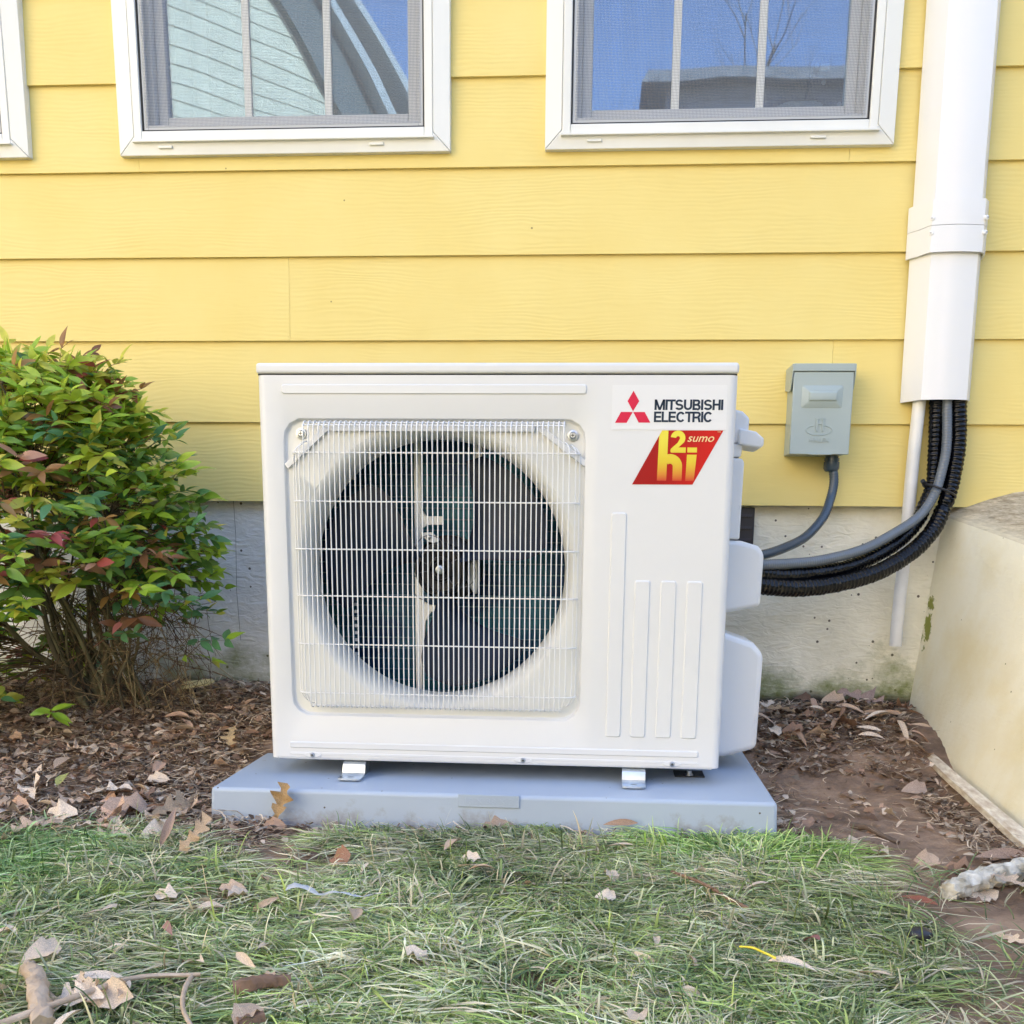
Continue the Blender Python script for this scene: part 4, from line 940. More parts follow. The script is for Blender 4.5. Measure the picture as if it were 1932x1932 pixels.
    b = nd(t, 'ShaderNodeBump', Strength=.5, Distance=.004); L(ad.outputs[0], b.inputs['Height']); L(b.outputs[0], P.inputs['Normal'])
    return m
mb = MB(); rs = []
ny_ = 26
for i in range(ny_ + 1):
    y = lerp(.017, -1.3, i / ny_); t = -y
    xt = .868 + .19 * t; xb = .812 + .025 * t; zt = .630 - .185 * t - .02 * t * t; zb = .0
    ring = []
    for k in range(9):
        u = k / 8; ring.append((lerp(xb, xt, u), y, lerp(zb + .05, zt - .022, u)))
    for k in range(1, 7):
        a_ = PI / 2 * k / 6; ring.append((xt + .024 * math.sin(a_) ** 1.0 - .0, y, zt - .022 + .022 * math.sin(a_) if False else zt - .022 + .022 * (1 - (1 - k / 6) ** 2)))
    for k in range(1, 11):
        u = k / 10; ring.append((xt + .024 + .55 * u, y, zt + .052 * math.sin(min(1, u * 2.6) * PI / 2) - .06 * u * u))
    ring.append((xt + .574, y, 0.0)); rs.append(ring)
mb.rings(rs, True, True); o = mb.build('bulkhead', bulk_mat(), None, smooth=40); tag(o, 'cream painted concrete block with a rough sloping top beside the house wall', 'concrete block')
def wood_mat(name, a, b, sc):
    return mat(name, a, .7, .5, 12, .5, 60, sc, var2=b)
mb = MB(); N = 22; rs = []
for i in range(N + 1):
    t = i / N; x = lerp(.788, .791, t); y = lerp(-.21, -.985, t); z = lerp(.106, .052, t) + .0015 * noise.noise(Vector((t * 5, 0, 0))); w0 = .0 + .002 * noise.noise(Vector((t * 13, 2, 0)))
    rs.append([(x + w0, y, z - .008), (x + w0, y, z + .004), (x + .016 + .012 * t, y + .006, z + .010), (x + .016 + .012 * t, y + .006, z - .004)])
mb.rings(rs, True, True); o = mb.build('wood_strip', wood_mat('painted_strip', (.88, .82, .68), (.50, .38, .26), (9, 2.5, 9)), None); tag(o, 'weathered cream painted strip lying along the foot of the concrete block', 'wood strip')

# ------------------------------------------------------------------ neighbour house across the yard (seen in the window reflections)
nb = thing('neighbour_house', 'pale sided house across the yard, mirrored in the middle window', 'house', (-6.0, -9.0, 0))
M_NSIDE = mat('neighbour_siding', (.62, .58, .45), .6, .05, 2)
O = Vector((-6.6, -7.6, 0)); dvec = Vector((.62, -.78, 0)).normalized(); nvec = Vector((dvec.y, -dvec.x, 0)) * -1
def nbq(mb, s0, s1, z0, z1, d0, d1):
    P = [O + dvec * s + nvec * d for s, d in ((s0, d0), (s1, d0), (s1, d1), (s0, d1))]
    mb.prism_z([(p.x, p.y) for p in P], z0, z1)
LEN = 9.0
def rake(z): return LEN - max(0, (z - 2.2)) / .95
mbn = MB(); 
k = 0
zz = .3
while zz < 7.5:
    s1 = rake(zz)
    if s1 > .5:
        P = [O + dvec * s for s in (-4, s1)]
        a0, a1 = P
        mbn.add([tuple(a0 + nvec * .010 + Vector((0, 0, zz))), tuple(a1 + nvec * .010 + Vector((0, 0, zz))), tuple(a1 + nvec * .0 + Vector((0, 0, zz + .18))), tuple(a0 + nvec * .0 + Vector((0, 0, zz + .18))),
                 tuple(a0 - nvec * .1 + Vector((0, 0, zz))), tuple(a1 - nvec * .1 + Vector((0, 0, zz))), tuple(a1 - nvec * .1 + Vector((0, 0, zz + .18))), tuple(a0 - nvec * .1 + Vector((0, 0, zz + .18)))],
                [(0, 1, 2, 3), (7, 6, 5, 4), (0, 4, 5, 1), (3, 2, 6, 7), (0, 3, 7, 4), (1, 5, 6, 2)])
    zz += .178
mbn.build('wall', M_NSIDE, nb)
M_SOFF_SHADE = mat('soffit_shade', (.12, .14, .14), .6)  # shadow under the eave put into the band colour
M_RAKE = mat('rake_trim', (.45, .46, .46), .5)
for off, wd_, dd in ((.0, .9, .12), (.75, .16, .30), (1.15, .13, .42)):
    pts = [(rake(z) + off, z) for z in (2.1, 8.0)]
    mm_ = M_SOFF_SHADE if off == 0 else M_RAKE
    mbn = MB(); A = O + dvec * pts[0][0] + Vector((0, 0, pts[0][1])); B = O + dvec * pts[1][0] + Vector((0, 0, pts[1][1])); up = Vector((0, 0, wd_))
    mbn.add([tuple(q) for q in (A + nvec * dd, B + nvec * dd, B + nvec * dd + up, A + nvec * dd + up, A - nvec * .2, B - nvec * .2, B - nvec * .2 + up, A - nvec * .2 + up)], [(0, 1, 2, 3), (7, 6, 5, 4), (0, 4, 5, 1), (3, 2, 6, 7), (0, 3, 7, 4), (1, 5, 6, 2)])
    mbn.build('roof_trim', mm_, nb)
for sA, sB, zA, zB in ((1.9, 2.9, 2.6, 4.0),):
    mbn = MB(); nbq(mbn, sA, sB, zA, zB, .035, .06); wn = mbn.build('window', mat('dark_glass', (.03, .05, .06), .1), nb)
    mbn = MB(); nbq(mbn, sA - .12, sA, zA - .12, zB + .12, .035, .09); nbq(mbn, sB, sB + .12, zA - .12, zB + .12, .035, .09); nbq(mbn, sA, sB, zA - .12, zA, .035, .09); nbq(mbn, sA, sB, zB, zB + .12, .035, .09); mbn.build('frame', M_TRIM, wn)

def bare_tree(x, y, h, seed, label):
    r = random.Random(seed); t_ = thing('bare_tree', label, 'tree', (x, y, 0)); tr = MB(); br = MB()
    def grow(p, d, L_, rad, lev):
        q = p + d * L_; mid = p.lerp(q, .5) + Vector((r.uniform(-1, 1), r.uniform(-1, 1), 0)) * L_ * .06
        (tr if lev == 0 else br).tube([p, mid, q], [rad, rad * .85, rad * .62], 7 if lev < 2 else 4)
        if lev >= 5: return
        for k in range(3 if lev < 4 else 2):
            nd_ = (d + Vector((r.uniform(-1, 1), r.uniform(-1, 1), r.uniform(-.15, .55))) * .75).normalized(); grow(p.lerp(q, r.uniform(.6, 1)), nd_, L_ * r.uniform(.58, .78), rad * .55, lev + 1)
    grow(Vector((x, y, 0)), Vector((0, 0, 1)), h * .34, h * .011, 0)
    m_ = bpy.data.materials.get('tree_bark') or mat('tree_bark', (.10, .08, .065), .9, .3, 8)
    tr.build('trunk', m_, t_, smooth=60); br.build('crown', m_, t_, smooth=60)
wd = Soup2 = MB(); rr2 = random.Random(4); rows_ = []  # added tree belt that holds back light from the low sky
for i in range(150):
    a_ = math.radians(lerp(-100, 100, i / 149)); R0 = 24 + 2 * noise.noise(Vector((i * .13, 0, 0))); col_ = []
    for k_ in range(22):
        z_ = 10.5 * (k_ / 21) * (.82 + .30 * noise.noise(Vector((i * .21, 5, 0))) + .16 * noise.noise(Vector((i * .9, 2, 0)))); rad = R0 + .9 * noise.noise(Vector((i * .55, k_ * .6, 3))) + .7 * noise.noise(Vector((i * 1.7, k_ * 1.9, 8))) + 1.6 * (k_ / 21) ** 3
        col_.append((rad * math.sin(a_), -rad * math.cos(a_), z_))
    col_.append((col_[-1][0] * 1.12, col_[-1][1] * 1.12, 0)); rows_.append(col_)
wd.rings(rows_, close=False); o = wd.build('sky_block_woods', mat('far_foliage', (.045, .06, .028), .9, .5, 1.5, 1, 3), None, smooth=80); tag(o, 'dark wood added behind the camera to block low sky light, mirrored in the windows', 'woods', None, 'stuff')
nh = thing('neighbour_house', 'grey pink two-storey house, its roofline mirrored low in the right window', 'house', (2.3, -17, 0))
mbn = MB()
for k_ in range(40): mbn.box(.9, 3.9, -18.5, -15 + .02 * (k_ % 2), k_ * .18, k_ * .18 + .18)
mbn.build('wall', mat('neighbour_brick', (.26, .235, .25), .8, .3, 6), nh)
mbn = MB(); mbn.prism_y([(.5, 7.2), (4.3, 7.2), (4.2, 7.36), (.6, 7.36)], -18.8, -14.7); mbn.build('roof', mat('neighbour_roof', (.16, .16, .18), .8, .3, 9), nh)
bare_tree(5.6, -27, 17, 3, 'bare tree across the yard, mirrored at the right end of the right window')
bare_tree(1.2, -40, 21.0, 8, 'thinner bare tree farther across the yard, mirrored in the middle of the right window')

# ------------------------------------------------------------------ vegetation helpers
def blade_strip(P, T, side, L, W, bend, seg):
    pass
def leaf_template(kind, n, seed):
    """returns verts (x across, y along, z up) unit length, faces quads; both halves"""
    r = random.Random(seed); V = []; F = []
    droop = r.uniform(.1, .6); twist = r.uniform(-.6, .6); fold = r.uniform(.1, .5)
    if kind == 'oak': fold = r.uniform(-.25, .25)
    lobr = [r.uniform(.55, 1.25) for _ in range(16)]
    for i in range(n + 1):
        t = i / n
        if kind == 'oval': w_ = .19 * (math.sin(PI * min(1, t * 1.02)) ** .8) * (1.25 - .55 * t)
        elif kind == 'lance': w_ = .105 * math.sin(PI * t) ** .75
        elif kind == 'oak':
            lob = .5 + .5 * math.cos(2 * PI * 3.6 * (t - .12)); w_ = (.06 + .25 * lob * (.45 + .75 * t)) * math.sin(PI * min(1, t * .97 + .03)) ** .35
        elif kind == 'broad': w_ = .30 * math.sin(PI * t) ** .7 * (1.1 - .3 * t)
        w_ = max(w_, .006)
        yy = t * (1 - .12 * droop * t); zz = -droop * .42 * t * t
        tw = twist * (t - .4)
        cr = .10 * r.uniform(-1, 1) if kind in ('oak', 'broad') else 0
        for s in (-1, 0, 1):
            if kind == 'oak' and s:
                w2 = w_ * (lobr[(i // 4 + (s + 1) * 4) % 16]); yy2 = yy + .10 * lob * (w_ / .25)
            else: w2, yy2 = w_, yy
            x = s * w2; z = abs(s) * w_ * fold + (cr * w_ * 2 if s else 0) + s * tw * w_
            V.append((x, yy2, zz + z))
        if i: b = 3 * (i - 1); F += [(b, b + 1, b + 4, b + 3), (b + 1, b + 2, b + 5, b + 4)]
    return np.array(V), np.array(F)
def rot_from(d, up=None, roll=0):
    y = Vector(d).normalized(); z = Vector((0, 0, 1)) if up is None else Vector(up)
    x = y.cross(z)
    if x.length < 1e-4: x = Vector((1, 0, 0))
    x.normalize(); z = x.cross(y)
    R = Matrix((x, y, z)).transposed()
    return R @ Matrix.Rotation(roll, 3, 'Y')
_mcache = {}
def leaf_obj(name, tmpl_id, tmpl, colr, m, M4, parent=None):
    key = (tmpl_id, colr, m.name)
    if key not in _mcache:
        V, F = tmpl; me_o = np_mesh(name, V, F, m, None, np.tile(np.array(colr), (len(V), 1)) * (1 + .0 * V[:, :1])); _mcache[key] = me_o.data; bpy.data.objects.remove(me_o)
    o = bpy.data.objects.new(name, _mcache[key]); COL.objects.link(o)
    if parent is not None: o.parent = parent; o.matrix_parent_inverse = Matrix.Translation(-Vector(parent.location))
    o.matrix_basis = M4
    return o
class Soup:
    def __init__(s): s.V = []; s.F = []; s.C = []; s.n = 0
    def add(s, V, F, c):
        s.V.append(V); s.F.append(F + s.n); s.C.append(np.tile(np.asarray(c, float), (len(V), 1)) if np.ndim(c) == 1 else c); s.n += len(V)
    def build(s, name, m, parent=None, smooth=True): return np_mesh(name, np.concatenate(s.V), np.concatenate(s.F), m, parent, np.concatenate(s.C), smooth)

# ------------------------------------------------------------------ shrub
R_ = random.Random(21)
sh = thing('shrub', 'leafy green shrub with pink and red leaf tips left of the unit', 'shrub', (-.955, -.24, .165))
LT = [leaf_template('oval', 5, s) for s in range(5)]
GREENS = [(0.204, 0.361, 0.043), (0.321, 0.514, 0.052), (0.118, 0.239, 0.052), (0.471, 0.609, 0.067), (0.107, 0.285, 0.124), (0.62, 0.62, 0.095), (0.183, 0.323, 0.038), (0.428, 0.438, 0.057)]
REDS = [(0.552, 0.196, 0.172), (0.391, 0.081, 0.069), (0.598, 0.322, 0.218), (0.322, 0.161, 0.057), (0.46, 0.253, 0.081), (0.23, 0.103, 0.046)]
def crown_r(z):
    pts = [(.20, .20), (.30, .30), (.42, .325), (.52, .335), (.60, .31), (.70, .25), (.77, .205), (.82, .17), (.85, .13), (.875, .08)]
    for (a_, ra), (b_, rb) in zip(pts[:-1], pts[1:]):
        if a_ <= z <= b_: return lerp(ra, rb, (z - a_) / (b_ - a_))
    return 0.0
CX, CY = -1.105, -.34
leaves = []; stems = Soup()
def stube(soup, pts, r0, r1, n, c):
    mb_ = MB(); K = len(pts); mb_.tube(pts, [lerp(r0, r1, i / (K - 1)) for i in range(K)], n)
    V = np.array(mb_.v); F = np.array([f for f in mb_.f if len(f) == 4]); soup.add(V, F, c)
stem_objs = []
tips = []
ntry = 0
while len(tips) < 1000 and ntry < 20000:
    ntry += 1
    z = R_.uniform(.24, .874); a_ = R_.uniform(0, 2 * PI); rr_ = crown_r(z) * (R_.uniform(.35, 1.0) ** .45) * R_.uniform(.88, 1.14) * (1 + .16 * noise.noise(Vector((a_ * 1.3, z * 7, 4))))
    x = CX + .05 * sm((z - .6) / .25) + rr_ * math.cos(a_); y = CY + .72 * rr_ * math.sin(a_)
    if y > -.045 or x < -1.6: continue
    if z < .45 and R_.random() < (.85 if -1.12 < x < -.80 and y < -.15 else .45): continue
    if z < .34 and -1.10 < x < -.80: continue
    # thin sparse outlying sprays at the upper right
    if x > -.86 and z > .72 and R_.random() < .45: continue
    tips.append(Vector((x, y, z)))
# lower right sprigs and bottom-left sprigs seen in the photograph
for p in ((-.775, -.30, .30), (-.755, -.32, .33), (-1.16, -.40, .235), (-1.13, -.42, .215), (-1.02, -.46, .20), (-.79, -.28, .42), (-.79, -.30, .46), (-.78, -.3, .50), (-.77, -.3, .57), (-1.03, -.3, .89), (-1.07, -.32, .905), (-1.00, -.3, .90), (-1.12, -.3, .895), (-.97, -.33, .885), (-1.16, -.34, .89), (-1.05, -.36, .89), (-.925, -.3, .885), (-.865, -.3, .80), (-.89, -.33, .83), (-.83, -.3, .74), (-.80, -.3, .665), (-.84, -.34, .70)): tips.append(Vector(p))
BASE = Vector((-.955, -.24, .14))
main = []
for k in range(26):
    a_ = R_.uniform(0, 2 * PI); top = Vector((CX + .28 * math.cos(a_) * R_.uniform(.3, 1), CY + .16 * math.sin(a_), R_.uniform(.50, .85)))
    b0 = BASE + Vector((R_.uniform(-.09, .07), R_.uniform(-.05, .04), 0)); mid = b0.lerp(top, .5) + Vector((R_.uniform(-.06, .06), R_.uniform(-.04, .04), -.02))
    P = crom([b0, b0.lerp(mid, .5) + Vector((R_.uniform(-.02, .02), R_.uniform(-.02, .02), 0)), mid, top], 5)
    main.append(P)
    mbs = MB(); thick = R_.choice([.004, .006, .009, .014]) if k < 14 else .004
    mbs.tube([p + Vector((.003 * noise.noise(p * 30), .003 * noise.noise(p * 31), 0)) for p in P], [lerp(thick, .0022, i / (len(P) - 1)) * (1 + .25 * noise.noise(p * 50)) for i, p in enumerate(P)], 8)
    so3 = mbs.build('stem', mat('bark_%d' % k, R_.choice([(.13, .10, .06), (.10, .085, .05), (.16, .14, .07)]), .85, .4, 40, .6, 60, (1, 1, .4)) if k < 3 else bpy.data.materials['bark_%d' % (k % 3)], sh, smooth=60)
for tp in tips:
    # join to the nearest main stem point somewhat below
    best = min((p for P in main for p in P[5:]), key=lambda p: (p - tp).length + (.25 if p.z > tp.z else 0))
    out = Vector((tp.x - CX, (tp.y - CY) * 1.2, .05 + .5 * max(0, tp.z - .6))).normalized()
    d = (out + Vector((R_.uniform(-.4, .4), R_.uniform(-.4, .4), R_.uniform(.0, .6) * (1 if tp.z < .78 else -.3)))).normalized()
    st0 = tp - d * .05
    if (best - st0).length < .35: stube(stems, crom([best, best.lerp(st0, .5) + Vector((0, 0, .02)), st0], 4), .0016, .0010, 4, (.13, .09, .05))
    ln = R_.uniform(.07, .12); end = tp + d * ln * .5 + Vector((0, 0, -.02)); P = crom([st0, tp, end], 4)
    stube(stems, P, .0009, .0006, 4, R_.choice([(.16, .16, .06), (.20, .08, .05)]))
    low = tp.z < .55; q = R_.random()
    if q < (.17 if low else .10): pal = REDS
    else: pal = GREENS
    base_c = R_.choice(pal)
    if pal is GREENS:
        if tp.z > .75: base_c = R_.choice([GREENS[3], GREENS[1], GREENS[5], GREENS[7]])  # light on the upper crown put into brighter leaf greens
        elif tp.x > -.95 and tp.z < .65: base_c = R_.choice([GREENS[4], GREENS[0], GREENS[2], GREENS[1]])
    size = R_.uniform(.034, .052)
    for i, tt in enumerate((.30, .55, .8, 1.0)):
        p = P[min(len(P) - 1, int(tt * (len(P) - 1)))]; side = d.cross(Vector((0, 0, 1)))
        if side.length < .1: side = Vector((1, 0, 0))
        side.normalize()
        for s in ((-1, 1) if i < 3 else (-1, 0, 1)):
            if R_.random() < .14: continue
            dd = (d * (.45 if s else 1) + side * s * .9 + Vector((R_.uniform(-.3, .3), R_.uniform(-.3, .3), R_.uniform(-.75, .25)))).normalized()
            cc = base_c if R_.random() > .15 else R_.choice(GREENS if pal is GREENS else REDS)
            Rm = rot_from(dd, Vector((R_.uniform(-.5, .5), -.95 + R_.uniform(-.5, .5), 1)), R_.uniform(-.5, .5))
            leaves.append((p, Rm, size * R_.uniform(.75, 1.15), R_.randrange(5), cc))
def in_view(p):
    d = p - CAM; z_ = d.dot(cF); u = 988.63 + 1977.9 * d.dot(cR) / z_; return u > -10
vis = [l for l in leaves if in_view(l[0])]; rest0 = [l for l in leaves if not in_view(l[0])]
vis.sort(key=lambda l: (l[0] - CAM).length - l[2] * 2)
soup = Soup()
for j, (p, Rm, s, k, cc) in enumerate(vis + rest0):
    if j < 300:
        leaf_obj('leaf', 'L%d' % k, LT[k], cc, M_LEAF, Matrix.Translation(p) @ (Rm * 1.0).to_4x4() @ Matrix.Scale(s, 4), sh)
    else:
        V = (LT[k][0] * s) @ np.array(Rm).T + np.array(p); soup.add(V, LT[k][1], cc)
o = soup.build('foliage', M_LEAF, sh); tag(o, kind='stuff')
o = stems.build('twigs', M_TWIG, sh); tag(o, kind='stuff')
# dry tangle round the foot
dry = Soup()
for k in range(900):
    a_ = R_.uniform(0, 2 * PI); rr_ = R_.uniform(0, 1) ** .6; p = Vector((-.955 + .20 * rr_ * math.cos(a_), -.26 + .10 * rr_ * math.sin(a_), R_.uniform(.14, .44)))
    d = Vector((R_.uniform(-1, 1), R_.uniform(-.6, .6), R_.uniform(-1.2, .8))).normalized(); L_ = R_.uniform(.03, .12)
    stube(dry, crom([p, p + d * L_ * .5 + Vector((0, 0, -.01)), p + d * L_ + Vector((R_.uniform(-.02, .02), 0, -.02))], 3), R_.uniform(.0006, .0013), .0005, 3, R_.choice([(.17, .11, .06), (.24, .17, .09), (.10, .06, .035), (.30, .23, .13)]))
o = dry.build('dead_twigs', M_TWIG, sh); tag(o, kind='stuff')

# ------------------------------------------------------------------ grass
def in_poly(x, y, P):
    c = False; n = len(P); j = n - 1
    for i in range(n):
        if (P[i][1] > y) != (P[j][1] > y) and x < (P[j][0] - P[i][0]) * (y - P[i][1]) / (P[j][1] - P[i][1]) + P[i][0]: c = not c
        j = i
    return c
LAWN = [(-1.6, -.97), (-1.05, -.935), (-.87, -.915), (-.68, -.855), (-.56, -.90), (-.48, -1.00), (-.385, -1.02), (-.335, -.86), (-.25, -.815), (-.10, -.83), (-.055, -.785), (.402, -.785), (.468, -.83), (.492, -.98), (.512, -1.10), (.56, -1.165), (.515, -1.294), (.44, -1.39), (.38, -1.48), (.36, -1.9), (-1.6, -1.9)]
def grass():
    seg = 5; N0 = 88000; V = []; C = []
    def fn(x, y, s, o_): return noise.noise(Vector((x * s + o_, y * s, o_)))
    pal = np.array([(.38, .45, .22), (.25, .35, .13), (.53, .57, .34), (.33, .43, .13), (.60, .58, .40), (.12, .20, .07), (.66, .57, .40)])
    rg = random.Random(5); cnt = 0; tries = 0
    clumps = [(rg.uniform(-1.3, .7), rg.uniform(-1.8, -.78), rg.uniform(0, 2 * PI), rg.uniform(.03, .09), rg.randrange(7), rg.uniform(.7, 1.4)) for _ in range(1500)]
    while cnt < N0 and tries < 600000:
        tries += 1
        cx, cy, ang, cr, pc, ls = clumps[rg.randrange(len(clumps))]
        x = cx + rg.gauss(0, cr * .55); y = cy + rg.gauss(0, cr * .45)
        inside = in_poly(x, y, LAWN)
        nb_ = fn(x, y, 6, 4.2)
        if inside:
            if nb_ < -.26 and rg.random() < .7: continue
            if -.44 < x < -.26 and -1.09 < y < -.93 and rg.random() < .85: continue
        else:
            # stragglers outside
            edge = False
            if x > .35 and y < -.95 and rg.random() < (.10 if fn(x, y, 5, 8.0) > .0 else .025): edge = True
            if y > -.98 and y < -.80 and x < -.5 and rg.random() < .03: edge = True
            if not edge: continue
        if PY0 - .006 < y: continue
        if any((x - a1) ** 2 + (y - b1) ** 2 < q1 ** 2 for a1, b1, q1 in ((-.52, -1.47, .03), (-.485, -1.52, .035), (-.46, -1.56, .04), (-.265, -1.452, .03), (-.255, -1.53, .02), (.503, -1.21, .022))) and rg.random() < .85: continue
        if x < -1.25 or y < -1.75: continue
        cdir = ang * .55 + 2.2 * fn(x, y, 3.0, 1.0) * PI
        a_ = cdir + rg.gauss(0, .55)
        L_ = rg.uniform(.045, .115) * (ls ** .5); 
        if y > -.85: L_ *= .55
        lean = rg.uniform(.7, 1.3); upr = rg.random() < .035; hh = rg.uniform(.003, .018); ph = rg.uniform(.65, 1.0)
        if upr: L_ *= .6
        if upr and rg.random() < .3: lean = rg.uniform(.2, .5)
        W_ = rg.uniform(.0005, .0013) if rg.random() < .85 else rg.uniform(.0014, .0022)
        d = np.array([math.cos(a_), math.sin(a_) * .8, 0.]); sd_ = np.array([-math.sin(a_), math.cos(a_), 0.])
        base = np.array([x, y, gz(x, y) + .002 + rg.uniform(0, .010)])
        h = L_ * math.cos(lean * .9) ; cur = rg.gauss(0, .25); tilt = rg.uniform(-.7, .7)
        c = pal[pc] * rg.uniform(.6, 1.45) if rg.random() < .75 else pal[rg.randrange(7)] * rg.uniform(.8, 1.2)
        g_ = fn(x, y, 2.2, 7.7); c = c * (1.12 + .55 * g_)
        if x + .1 * fn(x, y, 7, 2.2) < -.72 and y > -1.35 and rg.random() < .8: c = c * np.array([.74, 1.05, .76])
        if .18 < x + .15 * fn(x, y, 8, 3.3) and x < .5 and y > -.93 + .05 * fn(x, y, 11, 5.3) and rg.random() < .85: c = c * np.array([.88, 1.12, .66])
        rows = []
        for i in range(seg + 1):
            t = i / seg
            if upr: fwd = math.sin(t * lean * 1.1) * L_ * .7; up = math.sin(min(PI * .95, t * (.8 + lean))) / (.8 + lean) * L_ * 1.1
            else: fwd = L_ * (t - .06 * math.sin(t * PI)); up = hh * math.sin(PI * min(1, t * ph)) + .004 * math.sin(t * 7 + ph * 9) * t
            p = base + d * fwd + np.array([0, 0, max(.001, up)]) + sd_ * cur * L_ * t * t * .6
            w_ = W_ * (1 - t ** 2.2) * (.8 + .4 * t) + .00012
            s2 = sd_ * math.cos(tilt) + np.array([0, 0, math.sin(tilt)])
            V.append(p - s2 * w_); V.append(p + s2 * w_)
            cc = c * (.42 + .95 * t);  # roots coloured darker for the shade between blades
            if t > .8 and pc in (4, 6): cc = cc * np.array([1.25, 1.1, 1.0])
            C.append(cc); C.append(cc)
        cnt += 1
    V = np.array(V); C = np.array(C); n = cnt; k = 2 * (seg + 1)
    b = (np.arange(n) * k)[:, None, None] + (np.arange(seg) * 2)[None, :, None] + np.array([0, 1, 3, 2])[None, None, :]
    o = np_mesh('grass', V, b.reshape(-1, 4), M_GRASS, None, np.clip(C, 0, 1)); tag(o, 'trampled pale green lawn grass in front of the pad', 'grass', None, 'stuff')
grass()

# ------------------------------------------------------------------ litter
def curl(T, f): V, F = T; V = V.copy(); V[:, 2] *= f; return V, F
LK = {'oak': [leaf_template('oak', 14, s) for s in (3, 9, 14)], 'lance': [leaf_template('lance', 6, s) for s in (4, 5, 6)], 'broad': [leaf_template('broad', 7, s) for s in (7, 8)], 'oval': [leaf_template('oval', 6, s) for s in (1, 2)]}
LK = {k__: [curl(T, 1.7 + .5 * i__) for i__, T in enumerate(v__)] for k__, v__ in LK.items()}
BROWNS = [(.45, .29, .19), (.57, .41, .29), (.70, .55, .41), (.33, .195, .125), (.78, .64, .50), (.62, .40, .28), (.22, .125, .08)]
RL = random.Random(11)
def ground_leaf(kind, x, y, size, c, label, group=None, dz=.004, up=None, dirv=None, roll=None, cat='leaf', name='dead_leaf'):
    k = RL.randrange(len(LK[kind])); a_ = RL.uniform(0, 2 * PI)
    dv = dirv or Vector((math.cos(a_), math.sin(a_), RL.uniform(-.15, .25)))
    Rm = rot_from(dv, up or Vector((RL.uniform(-.35, .35), RL.uniform(-.45, .25), 1)), RL.uniform(-.5, .5) if roll is None else roll)
    o = leaf_obj(name, kind + str(k), LK[kind][k], c, M_LITTER, Matrix.Translation((x, y, gz(x, y) + dz)) @ Rm.to_4x4() @ Matrix.Scale(size, 4))
    tag(o, label, cat, group); return o
def blocked(x, y):
    if -.585 < x < .405 and y > PY0 - .012 and y < PY1 + .02: return True
    if x > .785 and y > -1.3: return True
    return y > .0
# fine litter as stuff: straw, crumbs
def litter():
    sp = Soup(); r = random.Random(3)
    def dens(x, y):
        if y < -.95: return .0 if x > -.2 else .02
        if x < -.45: return 1.0 if y < -.1 else .9
        if x > .38:
            if y > -.26: return 1.0
            if y > -.36: return .45
            d = abs(x - .79); return .6 if d < .09 else (.35 if x < .45 else .05)
        return .35
    cnt = 0
    while cnt < 26000:
        x = r.uniform(-1.5, .85); y = r.uniform(-1.55, .0)
        if blocked(x, y) or r.random() > dens(x, y): continue
        z = gz(x, y) + r.uniform(.004, .013); a_ = r.uniform(0, 2 * PI); d = np.array([math.cos(a_), math.sin(a_), r.uniform(-.15, .3)])
        s = np.array([-math.sin(a_), math.cos(a_), r.uniform(-.4, .4)])
        if r.random() < .55:      # straw / twig
            L_ = r.uniform(.015, .065); w_ = r.uniform(.0004, .0011); cur = r.uniform(-.25, .25) * L_; c = np.array(r.choice([(.62, .47, .33), (.44, .31, .20), (.74, .60, .44), (.22, .145, .095)])) * r.uniform(.7, 1.2)
            pts = [np.array([x, y, z]) + d * L_ * t + s * cur * 4 * t * (1 - t) + np.array([0, 0, r.uniform(0, .004)]) for t in (0, .35, .7, 1)]
            V = np.array([q for p in pts for q in (p - s * w_, p + s * w_)]); F = np.array([(0, 1, 3, 2), (2, 3, 5, 4), (4, 5, 7, 6)])
        else:                     # bent fragment
            L_ = r.uniform(.006, .022); w_ = L_ * r.uniform(.25, .5); c = np.array(r.choice(BROWNS)) * r.uniform(.22, 1.05)
            pts = [np.array([x, y, z]) + d * L_ * t + np.array([0, 0, r.uniform(-.2, .35) * L_]) for t in (0, .5, 1)]
            ws = (w_ * .5, w_, w_ * .3)
            V = np.array([q for p, ww in zip(pts, ws) for q in (p - s * ww, p + s * ww)]); F = np.array([(0, 1, 3, 2), (2, 3, 5, 4)])
        sp.add(V, F, np.clip(c, 0, 1)); cnt += 1
    # smaller leaves beyond the counted ones
    for _ in range(900):
        x = r.uniform(-1.5, .82); y = r.uniform(-.98, -.01)
        if blocked(x, y) or r.random() > dens(x, y) : continue
        kind = r.choice(['lance', 'lance', 'oval', 'broad']); k = r.randrange(len(LK[kind])); a_ = r.uniform(0, 2 * PI)
        Rm = rot_from(Vector((math.cos(a_), math.sin(a_), r.uniform(-.2, .3))), Vector((r.uniform(-.5, .5), r.uniform(-.6, .3), 1)), r.uniform(-.6, .6)); s = r.uniform(.022, .042)
        V = (LK[kind][k][0] * s) @ np.array(Rm).T + np.array([x, y, gz(x, y) + r.uniform(.006, .016)])
        sp.add(V, LK[kind][k][1], np.array(r.choice(BROWNS)) * r.uniform(.5, 1.0))
    o = sp.build('leaf_litter', M_LITTER); tag(o, 'brown mulch of straw, twigs and broken leaves round the pad', 'litter', None, 'stuff')
litter()
